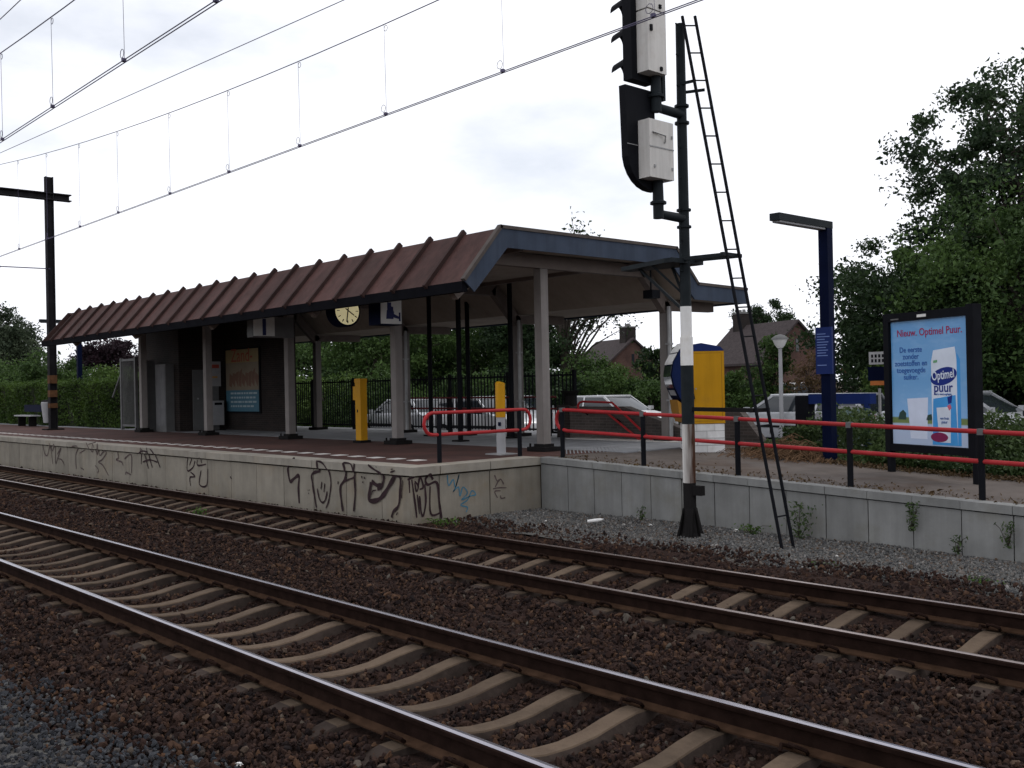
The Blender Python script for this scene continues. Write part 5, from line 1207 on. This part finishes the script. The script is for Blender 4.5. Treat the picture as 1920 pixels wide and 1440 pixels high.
# right-hand trees
tree('tall_tree', 'tall loose leafy tree rising highest at the right edge', (-13.0, 35.6, GZ), 13, (-.4, .4, 8.7), (4.4, 4.6, 4.6), 300, 125, .165, LM['tall'], .26, 21, cl_r=.088, nlimb=130, hollow=.22)
tree('dense_tree', 'dense green tree right behind the advertising panel', (-11.4, 31.0, GZ), 7, (0, 0, 4.6), (4.0, 3.2, 3.5), 170, 315, 0.136, LM['mid'], .25, 22, cl_r=.17)
tree('dense_tree', 'dark dense tree right of the lamp post, stepping down to the left', (-18.6, 37.5, GZ), 7, (0, 0, 4.2), (3.6, 3.2, 3.6), 150, 294, 0.149, LM['dark'], .22, 23, cl_r=.17)
tree('dense_tree', 'broad dark tree between lamp post and advertising panel', (-15.3, 34.6, GZ), 7, (0, 0, 4.0), (3.6, 3.0, 3.9), 150, 315, 0.149, LM['dark'], .22, 24, cl_r=.17)
tree('shrub', 'dark shrub low behind the right bike shelter', (-5.5, 30.5, GZ), 4, (0, 0, 2.4), (3.4, 2.2, 2.6), 90, 273, 0.124, LM['dark'], .1, 25, cat='shrub', cl_r=.2)
tree('shrub', 'dark shrub directly behind the slotted grey box', (-13.6, 31.4, GZ), 4, (0, 0, 1.7), (2.2, 1.6, 1.9), 70, 252, 0.124, LM['dark'], .1, 26, cat='shrub', cl_r=.2)
tree('shrub', 'green bush left of the white street lamp', (-22.5, 31.2, GZ), 4, (0, 0, 1.5), (2.0, 1.6, 1.5), 70, 252, 0.124, LM['mid'], .1, 27, cat='shrub', cl_r=.2)
tree('slender_tree', 'slender reddish green young tree beside white street lamp', (-17.6, 28.8, GZ), 4, (0, 0, 1.9), (.8, .8, 1.7), 45, 60, .09, LM['brown'], .05, 28, cl_r=.22)
tree('slender_tree', 'upright green young tree in front of the house roof', (-22.0, 33.5, GZ), 5, (0, 0, 2.8), (.6, .6, 1.9), 50, 160, .11, LM['mid'], .06, 29, cl_r=.24)
tree('shrub', 'pale green shrub behind the blue notice stand', (-16.0, 30.6, GZ), 4, (0, 0, 1.5), (1.7, 1.4, 1.6), 60, 231, 0.112, LM['light'], .08, 30, cat='shrub', cl_r=.2)
# far trees by the houses
tree('round_tree', 'small round tree behind the roof of the right brick house', (-55.5, 82.5, GZ), 9, (0, 0, 7.6), (2.6, 2.6, 2.4), 60, 231, 0.217, LM['dark'], .25, 31, cl_r=.22)
tree('round_tree', 'small open tree between the two brick houses', (-39.0, 47.5, GZ), 5, (0, 0, 3.3), (1.5, 1.5, 1.7), 55, 60, .24, LM['dark'], .12, 32, cl_r=.22)
# middle, under and behind the canopy
mids = [(555, 50, 6.5, 3.4, 'mid'), (640, 54, 5.2, 3.0, 'mid'), (705, 47, 7.2, 3.4, 'mid'), (770, 56, 8.0, 3.6, 'dark'), (850, 50, 7.0, 3.4, 'mid'), (930, 54, 7.6, 3.4, 'mid'), (1000, 47, 6.4, 2.6, 'dark')]
labs = ['green tree seen just right of the dark brick building', 'lower green tree behind the white back post with sky above', 'full green tree behind the tall yellow validator', 'dark tree behind the canopy post with pipe', 'green tree behind the black steel posts', 'green tree behind the slim validator', 'dark tree left of the bare-trunked tree']
for i, (u_, t_, h_, r_, k_) in enumerate(mids):
    b_ = ax_pt(u_, 720, t_); tree('leafy_tree', labs[i], (b_.x, b_.y, GZ), h_, (0, 0, h_*.52), (r_, r_, h_*.52), 110, 252, 0.155, LM[k_], .2, 40+i, cl_r=.18, hollow=.35)
b_ = ax_pt(1052, 720, 46)
tree('sparse_tree', 'thin-crowned tree with bare forked trunk, twig top showing above the canopy roof', (b_.x, b_.y, GZ), 10, (1.0, .9, 6.9), (2.5, 2.5, 2.5), 85, 60, .15, LM['dark'], .22, 60, cl_r=.22, nlimb=60, hollow=.3, trunk_h=6.5)
tw = ax_pt(1083, 425, 46)
t_ = Thing('twig_top', 'small leafy twig poking up above the canopy roof', 'twig', (tw.x, tw.y, tw.z-1.6))
g_ = np.random.default_rng(5); pts = np.array([[tw.x, tw.y, tw.z]])+g_.normal(size=(55,3))*np.array([.28, .28, .42]); leaf_cloud('leaves', pts, .2, LM['dark'], t_.o, (tw.x, tw.y, tw.z-1.6), seed=6)
q = MB()
for k in range(6): q.tube([(tw.x-.2, tw.y, tw.z-1.6), (tw.x-.1, tw.y, tw.z-.6), tuple(pts[k])], [.04, .025, .008], 5)
t_.part('branch', q, M['bark'])
for i, (u_, t__, h_, r_, k_, lb) in enumerate(((1110, 41, 3.5, 2.0, 'mid', 'green shrub behind the stair wall pier'), (1160, 44, 3.2, 2.1, 'light', 'bright green shrub below the reddish house gable'), (1215, 40, 2.8, 1.8, 'mid', 'green shrub directly left of the ticket machine'), (1390, 42, 2.6, 2.0, 'mid', 'green shrub right of the yellow ticket machine'), (600, 42, 3.2, 2.4, 'light', 'pale green undergrowth behind the black bar fence at left'), (720, 40, 3.0, 2.2, 'mid', 'undergrowth behind the fence near the yellow validator'), (880, 42, 3.2, 2.4, 'mid', 'undergrowth behind the fence between the black posts'), (1030, 40, 3.0, 1.8, 'dark', 'dark shrub at the right end of the bar fence'))):
    b_ = ax_pt(u_, 720, t__); tree('shrub', lb, (b_.x, b_.y, GZ), h_, (0, 0, h_*.48), (r_, r_, h_*.52), 70, 231, 0.118, LM[k_], .08, 70+i, cat='shrub', cl_r=.22)
# left
b_ = ax_pt(8, 720, 72); tree('willow_tree', 'pale drooping willow at far left edge', (b_.x, b_.y, GZ), 9, (0, 0, 5.6), (2.6, 2.6, 3.3), 110, 252, 0.186, LM['willow'], .3, 90, cl_r=.16, droop=.8)
b_ = ax_pt(208, 720, 70); tree('copper_beech', 'dark purple leaved tree under the left end of the canopy', (b_.x, b_.y, GZ), 6, (0, 0, 4.2), (2.5, 2.5, 2.2), 90, 252, 0.174, LM['copper'], .25, 91, cl_r=.2)
for i, (u_, t__, h_, r_, k_, lb) in enumerate(((30, 60, 4.6, 2.8, 'mid', 'green bush behind the hedge below the willow'), (95, 57, 4.8, 2.6, 'mid', 'green bush behind hedge right beside the catenary mast'), (150, 62, 4.0, 2.4, 'mid', 'green bush behind the hedge under the canopy end'), (215, 55, 3.9, 2.4, 'light', 'lighter green bush behind the hedge near the gate'), (270, 55, 3.8, 2.4, 'mid', 'green bush behind the metal gate'))):
    b_ = ax_pt(u_, 720, t__); tree('shrub', lb, (b_.x, b_.y, GZ), h_, (0, 0, h_*.5), (r_, r_, h_*.5), 80, 231, 0.149, LM[k_], .1, 100+i, cat='shrub', cl_r=.2)

# clipped hedge beside the platform
T = Thing('clipped_hedge', 'long clipped green hedge along the back of the platform at left', 'hedge', (-36.7, 14.3, PZ))
def hedge_pts(n):
    f = rng.random(n); x_ = rng.uniform(-72, -36.7, n); y_ = rng.uniform(14.3, 15.6, n); z_ = rng.uniform(PZ+.03, 2.50, n)
    front = f < .62; top = (f >= .62) & (f < .92); side = f >= .92
    y_[front] = 14.3+np.abs(rng.normal(0, .07, front.sum())); z_[top] = 2.52+rng.normal(0, .06, top.sum()); x_[side] = -36.7-np.abs(rng.normal(0, .06, side.sum()))
    b_ = .10*np.sin(x_*1.3)+.06*np.sin(x_*3.1+z_*2); y_[front] += b_[front]; z_[top] += b_[top]*.5
    return np.stack([x_, y_, z_], 1)
hp = hedge_pts(52000); leaf_cloud('leaves', hp, .085, LM['hedge'], T.o, (-36.7, 14.3, PZ), seed=3, upbias=.5, tone=np.clip(.42+.25*np.sin(hp[:,0]*2.1)*np.sin(hp[:,2]*3+hp[:,0]), 0, 1))
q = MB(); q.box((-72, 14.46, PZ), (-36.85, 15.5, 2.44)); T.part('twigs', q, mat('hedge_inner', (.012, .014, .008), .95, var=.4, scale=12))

# bank planting along the ramp (ground cover) and single weeds
def by(x): return np.interp(x, [-11.2, -9.57, -7.99, -6.61, -5.7, 3], [15.95, 15.35, 14.95, 14.84, 14.86, 14.8])
n = 70000; x_ = rng.uniform(-11.0, 3, n); dd = np.abs(rng.normal(0, 1, n))**1.1*1.1
y_ = by(x_)+.10+dd
clump = .5+.5*np.sin(x_*2.3+1.1)*np.sin(y_*2.9+x_*.7)
hgt = (.18+.52*np.clip(dd/1.2, 0, 1))*(.55+.75*clump)*(1+.05*(x_ > -7))
hgt *= np.where((x_ < -8.3) & (dd < .9), .45, 1)
z_ = np.array([rampz(v_) for v_ in x_])-.02+hgt*rng.random(n)**.6
ok = ~((np.abs(x_+9.01) < .14) & (np.abs(y_-15.32) < .14))
o = leaf_cloud('bank_plants', np.stack([x_, y_, z_], 1)[ok], .075, LM['ivy'], None, (0,0,0), upbias=.5, seed=8, kind='stuff', tone=(np.clip(.2+.6*clump+rng.normal(0,.15,n), 0, 1))[ok])
o['label'] = 'low leafy ground cover on the bank behind the ramp'
n = 9000; x_ = rng.uniform(-11.2, 2, n); y_ = by(x_)+rng.normal(.02, .12, n); z_ = np.array([rampz(v_) for v_ in x_])+np.abs(rng.normal(0, .03, n))
n2 = 1000; x2 = rng.uniform(-12.6, 1, n2); y2 = 12.32+np.abs(rng.normal(0, .38, n2)); z2 = np.array([rampz(v_) for v_ in x2])+.006+np.abs(rng.normal(0,.005,n2))
x_, y_, z_ = np.concatenate([x_, x2]), np.concatenate([y_, y2]), np.concatenate([z_, z2])
o = leaf_cloud('leaf_litter', np.stack([x_, y_, z_], 1), .045, LM['brown'], None, (0,0,0), upbias=1.5, seed=9, kind='stuff'); o['label'] = 'brown leaf litter along the back edge of the ramp'
sheet('bank_soil', -11.6, 10, 14.6, 18.9, lambda x, y: rampz(x)+.012-(.9 if y > 18.6 else 0) - (0 if y > by(x) else .2), 40, 24, M['soil'])
# dry cut stalks
T = Thing('dry_grass_heap', 'heap of dry brown cut grass beside the lamp post foot', 'grass heap', (-10.0, 15.2, .62))
q = MB()
for k in range(700):
    cx_, cy_ = random.gauss(-9.8, .5), random.gauss(15.3, .26); a_ = random.uniform(0, math.pi); l_ = random.uniform(.12, .4); hz = max(.0, .36*math.exp(-((cx_+9.75)/.45)**2-((cy_-15.35)/.3)**2))*random.random()
    z0 = rampz(cx_)+.01+hz; e_ = Vector((math.cos(a_)*l_/2, math.sin(a_)*l_/2, 0))
    q.tube([Vector((cx_, cy_, z0))-e_, Vector((cx_, cy_, z0+random.uniform(.02,.09))), Vector((cx_, cy_, z0))+e_], .0055, 3)
T.part('stalks', q, M['straw'])
def weed(loc, h, r, n, label, lm='grass', size=.05, name='weed', stem=True):
    T = Thing(name, label, 'weed', loc)
    g_ = np.random.default_rng(abs(hash(label)) % 99991); hh = g_.random(n)
    pts = np.stack([loc[0]+g_.normal(0, r, n)*(.4+.6*hh), loc[1]+g_.normal(0, r*.6, n)*(.4+.6*hh), loc[2]+h*hh], 1)
    leaf_cloud('leaves', pts, size, LM[lm], T.o, loc, seed=int(g_.integers(9999)), aspect=.35)
    q = MB()
    for k in range(8): q.tube([loc, tuple(Vector(loc).lerp(Vector(pts[k]), .6)+Vector((0,0,.05))), tuple(pts[k])], .004, 3)
    T.part('stem', q, M['bark'])
weed((-7.55, 12.02, -.14), .48, .14, 260, 'bushy grey green weed growing at the wall behind the ladder', 'ivy')
weed((-6.02, 12.12, .08), .36, .05, 140, 'weed hanging from the coping joint of ramp wall', 'ivy')
weed((-5.45, 12.08, -.13), .22, .05, 80, 'small weed at the foot of the ramp wall joint', 'mid' if False else 'ivy')
weed((-4.86, 12.1, .0), .30, .05, 90, 'weed in the last wall joint at the right edge', 'ivy')
weed((-8.25, 11.9, -.14), .12, .16, 130, 'flat tuft of grass beside the signal mast', 'grass')
weed((-10.3, 12.0, -.13), .2, .05, 70, 'little weed at a wall joint left of the signal mast', 'ivy')
weed((-12.45, 9.75, -.16), .10, .22, 200, 'bright grass tuft at the platform wall corner', 'grass')
weed((-16.9, 7.85, -.2), .16, .13, 130, 'bright green weed growing between the rails of the far track', 'grass')
weed((-6.2, 10.35, -.17), .06, .12, 60, 'faint grass patch where brown ballast meets gravel', 'grass')
weed((-4.6, 10.7, -.17), .05, .14, 60, 'faint grass patch in the gravel at right', 'grass')
# litter
T = Thing('plastic_bottle', 'white crushed plastic bottle lying on the gravel', 'bottle', (-10.6, 11.3, -.1))
q = MB(); q.tube([(-10.70, 11.20, -.10), (-10.6, 11.3, -.085), (-10.55, 11.335, -.075), (-10.52, 11.35, -.07)], [.024, .028, .022, .012], 10); T.part('body', q, M['white'], smooth=True)
q = MB(); q.tube([(-10.52, 11.35, -.07), (-10.505, 11.36, -.068)], .014, 8); T.part('cap', q, M['lightgrey'])
lit = [(-9.75, 11.55, 'crumpled white paper scrap left of the mast foot', .07), (-8.45, 11.85, 'white paper scrap lying on the grass tuft', .10), (-12.0, 11.1, 'tiny white scrap nearest the platform end wall', .05), (-11.3, 10.9, 'tiny white scrap left of the bottle', .05), (-9.3, 11.75, 'small white scrap behind the mast foot', .06), (-12.2, 14.2, 'white crumpled paper lying on the ramp path', .10), (-5.35, 3.45-.75, 'small white wrapper in the ballast at lower left', .05), (-10.1, 11.35, 'pinkish scrap between the bottle and the mast', .06), (-6.35, 10.9, 'white scrap on gravel below the weed', .05)]
for x_, y_, lb, s_ in lit:
    z_ = (-.115 if y_ > 9 else -.15) if y_ < 13 else rampz(x_)+.005
    q = MB(); a_ = random.uniform(0, 3)
    for k in range(3):
        ca, sa = math.cos(a_+k), math.sin(a_+k); q.add([(x_-ca*s_*.5, y_-sa*s_*.5, z_), (x_+sa*s_*.3, y_-ca*s_*.3, z_+s_*.25), (x_+ca*s_*.5, y_+sa*s_*.5, z_+s_*.1*k), (x_-sa*s_*.3, y_+ca*s_*.3, z_+s_*.3)], [(0,1,2,3)])
    tag(mk('paper_scrap', q, M['white'], origin=(x_, y_, z_)), lb, 'litter', 'litter on the gravel')
